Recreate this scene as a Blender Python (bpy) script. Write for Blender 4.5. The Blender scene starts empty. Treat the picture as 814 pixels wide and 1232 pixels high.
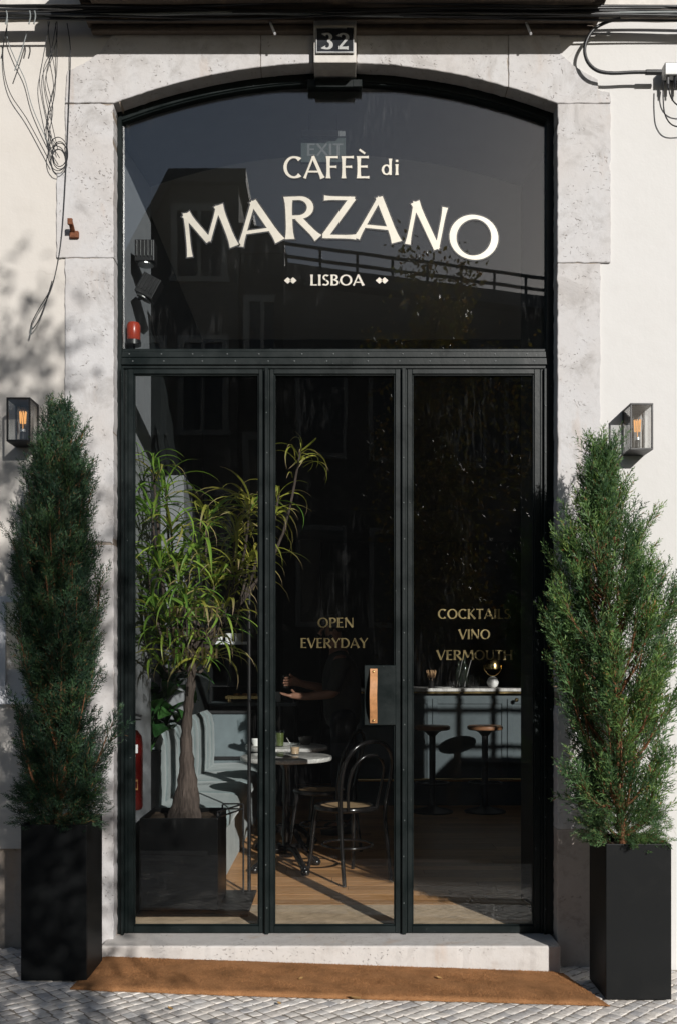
import bpy, bmesh, math, random
import numpy as np
from mathutils import Vector, Matrix, Quaternion, noise as mnoise

random.seed(7)
rng = np.random.default_rng(7)
C = bpy.context.scene.collection
SC = bpy.context.scene
rad = math.radians

# ------------------------------------------------------------------ camera
CAM_Y, CAM_Z = -5.0, 1.325
cam = bpy.data.cameras.new("camera")
cam.sensor_fit = 'VERTICAL'
cam.sensor_height = 36.0
cam.lens = 35.0
cam.shift_y = 184.0 / 1232.0
cam.clip_start = 0.05
cam.clip_end = 2000.0
cam_ob = bpy.data.objects.new("camera", cam)
cam_ob.location = (0.0, CAM_Y, CAM_Z)
cam_ob.rotation_euler = (rad(90), 0, 0)
C.objects.link(cam_ob)
SC.camera = cam_ob

# ------------------------------------------------------------------ sky, sun, exposure
SUN_D = Vector((-0.475, 1.0, -0.45)).normalized()
sun_el = math.asin(-SUN_D.z)
sun_az = math.atan2(-SUN_D.x, -SUN_D.y)          # clockwise from +Y
world = bpy.data.worlds.new("World")
SC.world = world
world.use_nodes = True
wn = world.node_tree
wn.nodes.clear()
sky = wn.nodes.new('ShaderNodeTexSky')
sky.sky_type = 'NISHITA'
sky.sun_disc = False
sky.sun_elevation = sun_el
sky.sun_rotation = sun_az
sky.air_density = 1.0
sky.dust_density = 1.0
bg = wn.nodes.new('ShaderNodeBackground')
bg.inputs['Strength'].default_value = 0.06
wo = wn.nodes.new('ShaderNodeOutputWorld')
wn.links.new(sky.outputs[0], bg.inputs[0])
wn.links.new(bg.outputs[0], wo.inputs[0])
sun = bpy.data.lights.new("sun", 'SUN')
sun.energy = 4.4
sun.angle = rad(0.5)
sun.color = (1.0, 0.965, 0.92)
sun_ob = bpy.data.objects.new("sun", sun)
sun_ob.rotation_euler = SUN_D.to_track_quat('-Z', 'Y').to_euler()
sun_ob.location = (6, -14, 8)
C.objects.link(sun_ob)
SC.view_settings.view_transform = 'Standard'
SC.view_settings.look = 'None'
SC.view_settings.gamma = 1.0
SC.view_settings.use_curve_mapping = False
SC.view_settings.exposure = 0.0
SC.render.engine = 'CYCLES'
SC.cycles.max_bounces = 10
SC.cycles.diffuse_bounces = 4
SC.cycles.transparent_max_bounces = 24
SC.cycles.caustics_reflective = False
SC.cycles.caustics_refractive = False
SC.cycles.use_denoising = True


def P(px, py, y):
    """photo pixel at depth y -> world point"""
    s = 1197.8 / (y - CAM_Y)
    return Vector(((px - 407.0) / s, y, CAM_Z + (800.0 - py) / s))


def gz(x):
    """street level: the pavement falls to the right"""
    return -0.152 - 0.033 * x


FZ = -0.03            # level of the inside floor

# ------------------------------------------------------------------ materials
MATS = {}


def nt_new(name):
    m = bpy.data.materials.new(name)
    m.use_nodes = True
    MATS[name] = m
    n = m.node_tree
    n.nodes.clear()
    out = n.nodes.new('ShaderNodeOutputMaterial')
    return m, n, out


def N(n, t, **kw):
    nd = n.nodes.new(t)
    for k, v in kw.items():
        if k in nd.inputs.keys():
            nd.inputs[k].default_value = v
        else:
            setattr(nd, k, v)
    return nd


def ramp(n, src, stops, interp='LINEAR'):
    r = n.nodes.new('ShaderNodeValToRGB')
    r.color_ramp.interpolation = interp
    el = r.color_ramp.elements
    while len(el) < len(stops):
        el.new(0.5)
    for e, (p, c) in zip(el, stops):
        e.position = p
        e.color = c if len(c) == 4 else (*c, 1)
    n.links.new(src, r.inputs[0])
    return r


def coords(n, scale=(1, 1, 1), kind='Object'):
    tc = n.nodes.new('ShaderNodeTexCoord')
    mp = n.nodes.new('ShaderNodeMapping')
    mp.inputs['Scale'].default_value = scale
    n.links.new(tc.outputs[kind], mp.inputs[0])
    return mp.outputs[0]


def noise_tex(n, vec, scale, detail=5.0, rough=0.55, dist=0.0):
    t = n.nodes.new('ShaderNodeTexNoise')
    t.inputs['Scale'].default_value = scale
    t.inputs['Detail'].default_value = detail
    t.inputs['Roughness'].default_value = rough
    t.inputs['Distortion'].default_value = dist
    n.links.new(vec, t.inputs['Vector'])
    return t


def mixc(n, a, b, fac, blend='MIX'):
    m = n.nodes.new('ShaderNodeMix')
    m.data_type = 'RGBA'
    m.blend_type = blend
    for sock, v in ((m.inputs[0], fac), (m.inputs[6], a), (m.inputs[7], b)):
        if hasattr(v, 'is_linked') or hasattr(v, 'links'):
            n.links.new(v, sock)
        elif isinstance(v, (tuple, list)):
            sock.default_value = v if len(v) == 4 else (*v, 1)
        else:
            sock.default_value = v
    return m.outputs[2]


def math_(n, op, a, b=None, clamp=False):
    m = n.nodes.new('ShaderNodeMath')
    m.operation = op
    m.use_clamp = clamp
    for i, v in enumerate((a, b)):
        if v is None:
            continue
        if hasattr(v, 'links'):
            n.links.new(v, m.inputs[i])
        else:
            m.inputs[i].default_value = v
    return m.outputs[0]


def bump(n, h, strength, dist, prev=None):
    b = n.nodes.new('ShaderNodeBump')
    b.inputs['Strength'].default_value = strength
    b.inputs['Distance'].default_value = dist
    n.links.new(h, b.inputs['Height'])
    if prev is not None:
        n.links.new(prev, b.inputs['Normal'])
    return b.outputs[0]


def principled(n, out, color, rough=0.6, metal=0.0, spec=0.5, normal=None, **kw):
    p = n.nodes.new('ShaderNodeBsdfPrincipled')
    for key, v in (('Base Color', color), ('Roughness', rough), ('Metallic', metal), ('Specular IOR Level', spec), *kw.items()):
        s = p.inputs[key]
        if hasattr(v, 'links'):
            n.links.new(v, s)
        elif isinstance(v, (tuple, list)):
            s.default_value = v if len(v) == 4 else (*v, 1)
        else:
            s.default_value = v
    if normal is not None:
        n.links.new(normal, p.inputs['Normal'])
    n.links.new(p.outputs[0], out.inputs[0])
    return p


def vary(n, amount=0.25):
    """per-object and per-island random value 0..1"""
    oi = n.nodes.new('ShaderNodeObjectInfo')
    ge = n.nodes.new('ShaderNodeNewGeometry')
    s = math_(n, 'ADD', oi.outputs['Random'], ge.outputs['Random Per Island'])
    return math_(n, 'FRACT', s)


def simple(name, col, rough=0.5, metal=0.0, spec=0.5, grain=0.12, gscale=40, bump_s=0.1, bump_d=0.002, stretch=(1, 1, 1)):
    m, n, out = nt_new(name)
    v = coords(n, stretch)
    t = noise_tex(n, v, gscale, 6)
    t2 = noise_tex(n, v, gscale * 0.13, 4)
    mul = ramp(n, t.outputs[0], [(0.25, (1 - grain,) * 3), (0.75, (1 + grain,) * 3)])
    mul2 = ramp(n, t2.outputs[0], [(0.25, (1 - grain,) * 3), (0.75, (1 + grain,) * 3)])
    c = mixc(n, col, mul.outputs[0], 1.0, 'MULTIPLY')
    c = mixc(n, c, mul2.outputs[0], 1.0, 'MULTIPLY')
    r = ramp(n, t2.outputs[0], [(0.3, (max(0, rough - 0.07),) * 3), (0.7, (min(1, rough + 0.07),) * 3)])
    nm = bump(n, t.outputs[0], bump_s, bump_d)
    principled(n, out, c, r.outputs[0], metal, spec, nm)
    return m


# --- plaster walls
def plaster(name, base, warm, dirt):
    m, n, out = nt_new(name)
    v = coords(n)
    big = noise_tex(n, v, 1.3, 6, 0.6)
    mid = noise_tex(n, v, 9, 6, 0.6)
    fine = noise_tex(n, v, 120, 4, 0.6)
    c = mixc(n, base, warm, ramp(n, big.outputs[0], [(0.35, (0, 0, 0)), (0.7, (1, 1, 1))]).outputs[0])
    c = mixc(n, c, dirt, math_(n, 'MULTIPLY', ramp(n, mid.outputs[0], [(0.52, (0, 0, 0)), (0.8, (1, 1, 1))]).outputs[0], 0.25))
    # streaks running down
    vs = coords(n, (14, 1, 0.7))
    st = noise_tex(n, vs, 1.5, 5, 0.6)
    c = mixc(n, c, dirt, math_(n, 'MULTIPLY', ramp(n, st.outputs[0], [(0.58, (0, 0, 0)), (0.8, (1, 1, 1))]).outputs[0], 0.22))
    vo = n.nodes.new('ShaderNodeTexVoronoi')
    vo.feature = 'DISTANCE_TO_EDGE'
    vo.inputs['Scale'].default_value = 1.7
    wv = mixc(n, v, noise_tex(n, v, 3, 4).outputs[1], 0.25)
    n.links.new(wv, vo.inputs['Vector'])
    crack = ramp(n, vo.outputs['Distance'], [(0.0, (1, 1, 1)), (0.006, (0, 0, 0))])
    ck = math_(n, 'MULTIPLY', crack.outputs[0], ramp(n, big.outputs[0], [(0.5, (0, 0, 0)), (0.65, (0.35, 0.35, 0.35))]).outputs[0])
    c = mixc(n, c, (0.35, 0.32, 0.28), ck)
    nm = bump(n, big.outputs[0], 0.5, 0.02)
    nm = bump(n, mid.outputs[0], 0.35, 0.006, nm)
    nm = bump(n, fine.outputs[0], 0.25, 0.0015, nm)
    principled(n, out, c, 0.85, 0, 0.25, nm)
    return m


plaster('cream_plaster', (0.625, 0.595, 0.555), (0.60, 0.56, 0.51), (0.46, 0.43, 0.39))
plaster('white_plaster', (0.645, 0.635, 0.62), (0.63, 0.62, 0.60), (0.55, 0.535, 0.51))


# --- limestone surround
def limestone(name, base, dark, warm, pit=0.6):
    m, n, out = nt_new(name)
    v = coords(n)
    oi = n.nodes.new('ShaderNodeObjectInfo')
    off = n.nodes.new('ShaderNodeVectorMath')
    off.operation = 'ADD'
    n.links.new(v, off.inputs[0])
    sc = n.nodes.new('ShaderNodeVectorMath')
    sc.operation = 'SCALE'
    sc.inputs[0].default_value = (7, 3, 5)
    n.links.new(oi.outputs['Random'], sc.inputs['Scale'])
    n.links.new(sc.outputs[0], off.inputs[1])
    v = off.outputs[0]
    big = noise_tex(n, v, 2.4, 8, 0.62, 0.3)
    mid = noise_tex(n, v, 16, 8, 0.65)
    fine = noise_tex(n, v, 140, 4, 0.6)
    c = mixc(n, base, warm, ramp(n, big.outputs[0], [(0.42, (0, 0, 0)), (0.72, (1, 1, 1))]).outputs[0])
    blot = noise_tex(n, v, 5.5, 9, 0.7, 0.6)
    c = mixc(n, c, dark, math_(n, 'MULTIPLY', ramp(n, blot.outputs[0], [(0.52, (0, 0, 0)), (0.70, (1, 1, 1))]).outputs[0], 0.7))
    c = mixc(n, c, dark, math_(n, 'MULTIPLY', ramp(n, mid.outputs[0], [(0.52, (0, 0, 0)), (0.75, (1, 1, 1))]).outputs[0], 0.45))
    # pits
    vw = mixc(n, v, noise_tex(n, v, 11, 5).outputs[1], 0.12)
    vst = n.nodes.new('ShaderNodeMapping')
    vst.inputs['Scale'].default_value = (1, 1, 1.7)
    n.links.new(vw, vst.inputs[0])
    vo = n.nodes.new('ShaderNodeTexVoronoi')
    vo.inputs['Scale'].default_value = 42
    n.links.new(vst.outputs[0], vo.inputs['Vector'])
    gate = ramp(n, noise_tex(n, v, 7, 5, 0.65).outputs[0], [(0.47, (0, 0, 0)), (0.60, (1, 1, 1))])
    pits = ramp(n, vo.outputs['Distance'], [(0.1, (1, 1, 1)), (0.27, (0, 0, 0))])
    pm = math_(n, 'MULTIPLY', pits.outputs[0], gate.outputs[0])
    c = mixc(n, c, (0.22, 0.19, 0.16), math_(n, 'MULTIPLY', pm, pit))
    # rust coloured seepage
    rs = noise_tex(n, coords(n, (5, 5, 1.3)), 1.1, 6, 0.6)
    c = mixc(n, c, (0.45, 0.30, 0.19), math_(n, 'MULTIPLY', ramp(n, rs.outputs[0], [(0.58, (0, 0, 0)), (0.72, (1, 1, 1))]).outputs[0], 0.42))
    nm = bump(n, big.outputs[0], 0.5, 0.015)
    nm = bump(n, mid.outputs[0], 0.5, 0.006, nm)
    nm = bump(n, fine.outputs[0], 0.35, 0.0015, nm)
    inv = math_(n, 'SUBTRACT', 1.0, pm)
    nm = bump(n, inv, 0.8, 0.004, nm)
    principled(n, out, c, 0.8, 0, 0.3, nm)
    return m


limestone('limestone', (0.555, 0.545, 0.545), (0.33, 0.31, 0.295), (0.52, 0.49, 0.47))
limestone('old_stone', (0.36, 0.31, 0.265), (0.18, 0.15, 0.125), (0.29, 0.24, 0.19))
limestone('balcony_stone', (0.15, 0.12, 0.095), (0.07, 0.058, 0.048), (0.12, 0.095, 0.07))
limestone('stained_shaded_stone', (0.50, 0.45, 0.41), (0.20, 0.16, 0.135), (0.40, 0.335, 0.285))  # stain plus the brown shade of the jamb foot, put into the colour
limestone('step_stone', (0.59, 0.565, 0.54), (0.42, 0.39, 0.365), (0.56, 0.52, 0.48), 0.5)


# --- dark green frame paint
def frame_paint():
    m, n, out = nt_new('green_black_paint')
    v = coords(n)
    big = noise_tex(n, v, 6, 6, 0.6)
    fine = noise_tex(n, v, 70, 5, 0.6)
    c = mixc(n, (0.0042, 0.0075, 0.0075), (0.0085, 0.0135, 0.0135), ramp(n, big.outputs[0], [(0.35, (0, 0, 0)), (0.7, (1, 1, 1))]).outputs[0])
    chip = noise_tex(n, v, 55, 8, 0.75)
    c = mixc(n, c, (0.32, 0.34, 0.33), math_(n, 'MULTIPLY', ramp(n, chip.outputs[0], [(0.655, (0, 0, 0)), (0.69, (1, 1, 1))]).outputs[0], 0.6))
    r = ramp(n, big.outputs[0], [(0.3, (0.3,) * 3), (0.7, (0.5,) * 3)])
    nm = bump(n, big.outputs[0], 0.25, 0.006)
    nm = bump(n, fine.outputs[0], 0.2, 0.0012, nm)
    principled(n, out, c, r.outputs[0], 0, 0.25, nm)


frame_paint()


# --- window glass: a clear pane, reflection by Fresnel, shadow light passes
def glass(name, tint, dirt=0.0, wave=0.0, index=1.5):
    m, n, out = nt_new(name)
    ge = n.nodes.new('ShaderNodeNewGeometry')
    ior = n.nodes.new('ShaderNodeMix')
    ior.inputs[2].default_value = index
    ior.inputs[3].default_value = 1 / index
    n.links.new(ge.outputs['Backfacing'], ior.inputs[0])
    fr = n.nodes.new('ShaderNodeFresnel')
    n.links.new(ior.outputs[0], fr.inputs['IOR'])
    tr = N(n, 'ShaderNodeBsdfTransparent')
    tr.inputs[0].default_value = (*tint, 1)
    gl = N(n, 'ShaderNodeBsdfGlossy')
    gl.inputs['Roughness'].default_value = 0.0
    gl.inputs[0].default_value = (1, 1, 1, 1)
    if wave:
        v = coords(n)
        w = noise_tex(n, v, 1.6, 2, 0.4)
        nm = bump(n, w.outputs[0], 1.0, wave)
        n.links.new(nm, gl.inputs['Normal'])
    mx = n.nodes.new('ShaderNodeMixShader')
    n.links.new(fr.outputs[0], mx.inputs[0])
    n.links.new(tr.outputs[0], mx.inputs[1])
    n.links.new(gl.outputs[0], mx.inputs[2])
    res = mx.outputs[0]
    if dirt:
        v = coords(n)
        area = ramp(n, noise_tex(n, v, 2.1, 5, 0.6, 0.4).outputs[0], [(0.52, (0, 0, 0)), (0.74, (1, 1, 1))])
        vs = coords(n, (26, 1, 3))
        streak = ramp(n, noise_tex(n, vs, 2.2, 7, 0.7, 0.8).outputs[0], [(0.5, (0, 0, 0)), (0.72, (1, 1, 1))])
        spk = ramp(n, noise_tex(n, v, 95, 3, 0.6).outputs[0], [(0.70, (0, 0, 0)), (0.78, (1, 1, 1))])
        f = math_(n, 'MULTIPLY', area.outputs[0], streak.outputs[0])
        f = math_(n, 'ADD', math_(n, 'MULTIPLY', f, 1.0), math_(n, 'MULTIPLY', spk.outputs[0], 0.5))
        f = math_(n, 'ADD', math_(n, 'MULTIPLY', f, dirt), dirt * 0.03, True)
        df = N(n, 'ShaderNodeBsdfDiffuse')
        df.inputs[0].default_value = (0.6, 0.6, 0.6, 1)
        m2 = n.nodes.new('ShaderNodeMixShader')
        n.links.new(f, m2.inputs[0])
        n.links.new(res, m2.inputs[1])
        n.links.new(df.outputs[0], m2.inputs[2])
        res = m2.outputs[0]
    n.links.new(res, out.inputs[0])
    return m


glass('door_glass', (0.965, 0.975, 0.97), 0.03, 0.0006, 1.45)
glass('fanlight_glass', (0.94, 0.955, 0.955), 0.045, 0.0005, 1.78)
glass('clear_glass', (0.975, 0.98, 0.98))
glass('drink_glass', (0.93, 0.94, 0.94))

simple('gold_leaf', (0.55, 0.52, 0.45), 0.45, 0.3, 0.2, 0.05, 60, 0.03, 0.0003)
simple('brass_letter', (0.30, 0.245, 0.125), 0.3, 1.0, 0.5, 0.10, 60, 0.08, 0.0006)
simple('letter_outline', (0.012, 0.013, 0.015), 0.5)
simple('pot_black', (0.0016, 0.0018, 0.002), 0.4, 0, 0.25, 0.2, 25, 0.12, 0.001)
simple('black_metal', (0.012, 0.012, 0.013), 0.38, 0, 0.5, 0.15, 50)
simple('black_lacquer', (0.010, 0.009, 0.009), 0.2, 0, 0.5, 0.15, 60, 0.05)
simple('lamp_metal', (0.014, 0.014, 0.0145), 0.45, 0, 0.4, 0.15, 60)
simple('cable_black', (0.017, 0.018, 0.020), 0.45, 0, 0.5, 0.2, 30)
simple('cable_grey', (0.20, 0.22, 0.22), 0.5, 0, 0.5, 0.2, 30)
simple('steel', (0.55, 0.55, 0.54), 0.3, 1.0)
simple('cast_metal', (0.30, 0.30, 0.295), 0.5, 0.6)
simple('rust', (0.16, 0.065, 0.035), 0.85, 0, 0.2, 0.4, 90, 0.5, 0.002)
simple('soil', (0.05, 0.036, 0.026), 0.95, 0, 0.1, 0.4, 70, 0.9, 0.01)
simple('leather', (0.50, 0.24, 0.10), 0.45, 0, 0.4, 0.22, 55, 0.25, 0.001)
simple('brass', (0.72, 0.53, 0.24), 0.22, 1.0, 0.5, 0.08, 60, 0.05)
simple('white_paint', (0.78, 0.79, 0.81), 0.45, 0, 0.4, 0.05, 20, 0.06)
simple('white_china', (0.80, 0.80, 0.78), 0.12, 0, 0.5, 0.03, 20, 0.02)
simple('paper', (0.72, 0.73, 0.75), 0.8, 0, 0.2, 0.05, 30, 0.05)
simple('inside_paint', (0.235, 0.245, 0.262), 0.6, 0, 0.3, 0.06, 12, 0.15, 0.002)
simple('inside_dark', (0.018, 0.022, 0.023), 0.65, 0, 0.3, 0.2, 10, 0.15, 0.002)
simple('ceiling_paint', (0.62, 0.62, 0.62), 0.85, 0, 0.2, 0.04, 8, 0.1, 0.002)
simple('arch_paint', (0.10, 0.105, 0.11), 0.7, 0, 0.3, 0.1, 8, 0.1, 0.002)
simple('panel_grey', (0.15, 0.185, 0.20), 0.5, 0, 0.4, 0.1, 12, 0.1, 0.001)
simple('counter_paint', (0.068, 0.088, 0.097), 0.5, 0, 0.4, 0.1, 12, 0.1, 0.001)
simple('exit_green', (0.005, 0.018, 0.015), 0.4, 0, 0.5, 0.1, 20)
simple('exit_white', (0.085, 0.09, 0.092), 0.5)
simple('extinguisher_red', (0.07, 0.0045, 0.004), 0.28, 0, 0.5, 0.1, 20, 0.05)
simple('signal_red', (0.42, 0.05, 0.025), 0.25, 0, 0.5, 0.08, 20, 0.05)
simple('latte', (0.60, 0.42, 0.27), 0.6, 0, 0.3, 0.08, 40)
simple('green_juice', (0.10, 0.13, 0.035), 0.5, 0, 0.3, 0.2, 40)
simple('wood_sticks', (0.48, 0.30, 0.16), 0.6, 0, 0.3, 0.3, 120)
simple('seat_wood', (0.27, 0.13, 0.065), 0.4, 0, 0.4, 0.3, 25, 0.15, 0.001, (1, 6, 1))
simple('bottle_dark', (0.012, 0.016, 0.012), 0.08, 0, 0.5)
simple('pastry', (0.42, 0.22, 0.08), 0.7, 0, 0.3, 0.4, 30, 0.4, 0.004)
simple('asphalt', (0.05, 0.05, 0.052), 0.9, 0, 0.25, 0.35, 60, 0.6, 0.006)
simple('opposite_render', (0.11, 0.108, 0.103), 0.85, 0, 0.2, 0.12, 3, 0.2, 0.01)
simple('opposite_render_b', (0.07, 0.07, 0.068), 0.85, 0, 0.2, 0.12, 3, 0.2, 0.01)
simple('opposite_trim', (0.30, 0.30, 0.285), 0.8, 0, 0.2, 0.1, 6)
simple('slate', (0.07, 0.07, 0.075), 0.7, 0, 0.3, 0.25, 14, 0.4, 0.01)
simple('window_dark', (0.012, 0.014, 0.016), 0.15, 0, 0.5)
simple('screw_paint', (0.09, 0.10, 0.10), 0.5, 0, 0.4)
simple('trunk_bark', (0.12, 0.095, 0.075), 0.95, 0, 0.15, 0.35, 26, 0.9, 0.02, (1, 1, 0.25))
simple('twig_bark', (0.20, 0.09, 0.045), 0.8, 0, 0.2, 0.3, 60, 0.5, 0.003)
simple('skin', (0.24, 0.12, 0.08), 0.5, 0, 0.4, 0.08, 40, 0.05)
simple('shirt_cloth', (0.05, 0.05, 0.049), 0.9, 0, 0.2, 0.1, 60, 0.3, 0.003)
simple('trouser_cloth', (0.02, 0.021, 0.026), 0.9, 0, 0.2, 0.1, 60, 0.3, 0.003)
simple('dark_hair', (0.012, 0.009, 0.007), 0.55, 0, 0.4, 0.3, 90, 0.6, 0.004)
simple('shoe', (0.015, 0.013, 0.012), 0.4)
simple('joint_sand', (0.30, 0.265, 0.225), 0.95, 0, 0.1, 0.3, 80, 0.6, 0.004)
simple('far_ground', (0.16, 0.15, 0.14), 0.95, 0, 0.1, 0.25, 2, 0.3, 0.01)
simple('pale_stone_trim', (0.62, 0.59, 0.55), 0.8, 0, 0.3, 0.12, 30, 0.3, 0.003)
simple('plate_enamel', (0.012, 0.014, 0.018), 0.25, 0, 0.5)
simple('digit_white', (0.42, 0.42, 0.41), 0.35)


def planter_mat():
    m, n, out = nt_new('planter_black')
    v = coords(n)
    t = noise_tex(n, v, 25, 5)
    d1 = ramp(n, noise_tex(n, v, 4.5, 7, 0.65, 0.5).outputs[0], [(0.5, (0, 0, 0)), (0.75, (1, 1, 1))])
    sc_ = ramp(n, noise_tex(n, coords(n, (60, 60, 4)), 2.0, 5, 0.7).outputs[0], [(0.66, (0, 0, 0)), (0.74, (1, 1, 1))])
    f = math_(n, 'ADD', math_(n, 'MULTIPLY', d1.outputs[0], 0.12), math_(n, 'MULTIPLY', sc_.outputs[0], 0.10))
    c = mixc(n, (0.0042, 0.005, 0.0054), (0.06, 0.056, 0.05), f)
    principled(n, out, c, 0.5, 0, 0.2, bump(n, t.outputs[0], 0.12, 0.001))


planter_mat()


def cobble_mat():
    m, n, out = nt_new('cobble')
    v = coords(n)
    r = vary(n)
    c = ramp(n, r, [(0.0, (0.82, 0.765, 0.70)), (0.25, (0.70, 0.655, 0.61)), (0.45, (0.85, 0.80, 0.735)), (0.62, (0.50, 0.49, 0.49)), (0.72, (0.76, 0.70, 0.63)), (0.9, (0.85, 0.82, 0.78)), (1.0, (0.62, 0.60, 0.58))])
    t = noise_tex(n, v, 45, 7, 0.65)
    mul = ramp(n, t.outputs[0], [(0.25, (0.72, 0.71, 0.70)), (0.7, (1.08, 1.08, 1.08))])
    c2 = mixc(n, c.outputs[0], mul.outputs[0], 1.0, 'MULTIPLY')
    nm = bump(n, t.outputs[0], 0.5, 0.004)
    principled(n, out, c2, 0.62, 0, 0.4, nm)


cobble_mat()


def coir_mat(name, a, b):
    m, n, out = nt_new(name)
    v = coords(n)
    t = noise_tex(n, v, 240, 4, 0.7)
    t2 = noise_tex(n, v, 7, 5, 0.6)
    r = vary(n)
    c = mixc(n, a, b, ramp(n, t.outputs[0], [(0.3, (0, 0, 0)), (0.7, (1, 1, 1))]).outputs[0])
    c = mixc(n, c, ramp(n, r, [(0, (0.55,) * 3), (1, (1.25,) * 3)]).outputs[0], 1.0, 'MULTIPLY')
    c = mixc(n, c, ramp(n, t2.outputs[0], [(0.3, (0.68,) * 3), (0.6, (1.08,) * 3)]).outputs[0], 1.0, 'MULTIPLY')
    nm = bump(n, t.outputs[0], 0.8, 0.004)
    principled(n, out, c, 0.95, 0, 0.1, nm)


coir_mat('coir', (0.49, 0.25, 0.112), (0.27, 0.125, 0.052))
coir_mat('coir_pale', (0.72, 0.56, 0.40), (0.62, 0.46, 0.31))


def wood_floor():
    m, n, out = nt_new('floor_wood')
    v = coords(n, (1.2, 14, 14))
    r = vary(n)
    t = noise_tex(n, v, 3.5, 7, 0.6, 0.7)
    c = mixc(n, (0.66, 0.37, 0.17), (0.45, 0.22, 0.09), ramp(n, t.outputs[0], [(0.3, (0, 0, 0)), (0.7, (1, 1, 1))]).outputs[0])
    c = mixc(n, c, ramp(n, r, [(0, (0.75,) * 3), (1, (1.15,) * 3)]).outputs[0], 1.0, 'MULTIPLY')
    nm = bump(n, t.outputs[0], 0.15, 0.001)
    principled(n, out, c, 0.42, 0, 0.35, nm)


wood_floor()


def marble():
    m, n, out = nt_new('marble')
    v = coords(n)
    w = noise_tex(n, v, 4, 8, 0.65, 1.2)
    ve = ramp(n, w.outputs[0], [(0.46, (0, 0, 0)), (0.5, (1, 1, 1)), (0.54, (0, 0, 0))])
    c = mixc(n, (0.66, 0.645, 0.62), (0.36, 0.35, 0.35), math_(n, 'MULTIPLY', ve.outputs[0], 0.7))
    principled(n, out, c, 0.18, 0, 0.5)


marble()


def velvet():
    m, n, out = nt_new('blue_velvet')
    v = coords(n)
    t = noise_tex(n, v, 5, 5, 0.6, 0.5)
    t2 = noise_tex(n, v, 180, 3, 0.6)
    c = mixc(n, (0.17, 0.225, 0.235), (0.28, 0.335, 0.345), ramp(n, t.outputs[0], [(0.35, (0, 0, 0)), (0.65, (1, 1, 1))]).outputs[0])
    nm = bump(n, t.outputs[0], 0.3, 0.01)
    nm = bump(n, t2.outputs[0], 0.2, 0.001, nm)
    p = principled(n, out, c, 0.75, 0, 0.25, nm)
    p.inputs['Sheen Weight'].default_value = 0.35
    p.inputs['Sheen Roughness'].default_value = 0.4


velvet()


def cane():
    m, n, out = nt_new('cane')
    v = coords(n)
    ch = n.nodes.new('ShaderNodeTexChecker')
    ch.inputs['Scale'].default_value = 160
    n.links.new(v, ch.inputs[0])
    ch.inputs[1].default_value = (0.52, 0.37, 0.22, 1)
    ch.inputs[2].default_value = (0.33, 0.21, 0.11, 1)
    principled(n, out, ch.outputs[0], 0.6, 0, 0.3, bump(n, ch.outputs[1], 0.5, 0.001))


cane()


def leaf_material(name, stops, rough=0.5, transl=0.3, grad=None, spec=0.4, clump=0):
    """foliage: colour varies per leaf; optional change along the leaf (attribute 'along')"""
    m, n, out = nt_new(name)
    r = vary(n)
    c = ramp(n, r, stops).outputs[0]
    if grad:
        at = n.nodes.new('ShaderNodeAttribute')
        at.attribute_name = 'along'
        f = ramp(n, at.outputs['Fac'], [(grad[0], (0, 0, 0)), (grad[1], (1, 1, 1))]).outputs[0]
        sel = ramp(n, r, [(grad[3], (0, 0, 0)), (grad[3] + 0.1, (1, 1, 1))]).outputs[0]
        c = mixc(n, c, grad[2], math_(n, 'MULTIPLY', f, sel))
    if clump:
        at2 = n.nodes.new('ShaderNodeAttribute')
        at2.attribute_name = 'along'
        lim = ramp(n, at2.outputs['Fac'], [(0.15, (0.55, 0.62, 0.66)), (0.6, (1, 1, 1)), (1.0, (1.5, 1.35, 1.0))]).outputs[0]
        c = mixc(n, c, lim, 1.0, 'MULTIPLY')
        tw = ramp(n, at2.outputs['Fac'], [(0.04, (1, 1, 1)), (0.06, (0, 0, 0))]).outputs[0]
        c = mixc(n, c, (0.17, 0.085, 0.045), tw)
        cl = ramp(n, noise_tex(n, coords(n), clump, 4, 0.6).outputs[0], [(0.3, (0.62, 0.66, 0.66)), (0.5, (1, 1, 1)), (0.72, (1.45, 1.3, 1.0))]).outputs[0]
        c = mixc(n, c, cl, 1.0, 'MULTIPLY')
    p = n.nodes.new('ShaderNodeBsdfPrincipled')
    n.links.new(c, p.inputs['Base Color'])
    p.inputs['Roughness'].default_value = rough
    p.inputs['Specular IOR Level'].default_value = spec
    tl = n.nodes.new('ShaderNodeBsdfTranslucent')
    n.links.new(mixc(n, c, (1.2, 1.35, 0.6), 1.0, 'MULTIPLY'), tl.inputs[0])
    mx = n.nodes.new('ShaderNodeMixShader')
    mx.inputs[0].default_value = transl
    n.links.new(p.outputs[0], mx.inputs[1])
    n.links.new(tl.outputs[0], mx.inputs[2])
    n.links.new(mx.outputs[0], out.inputs[0])
    return m


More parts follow.
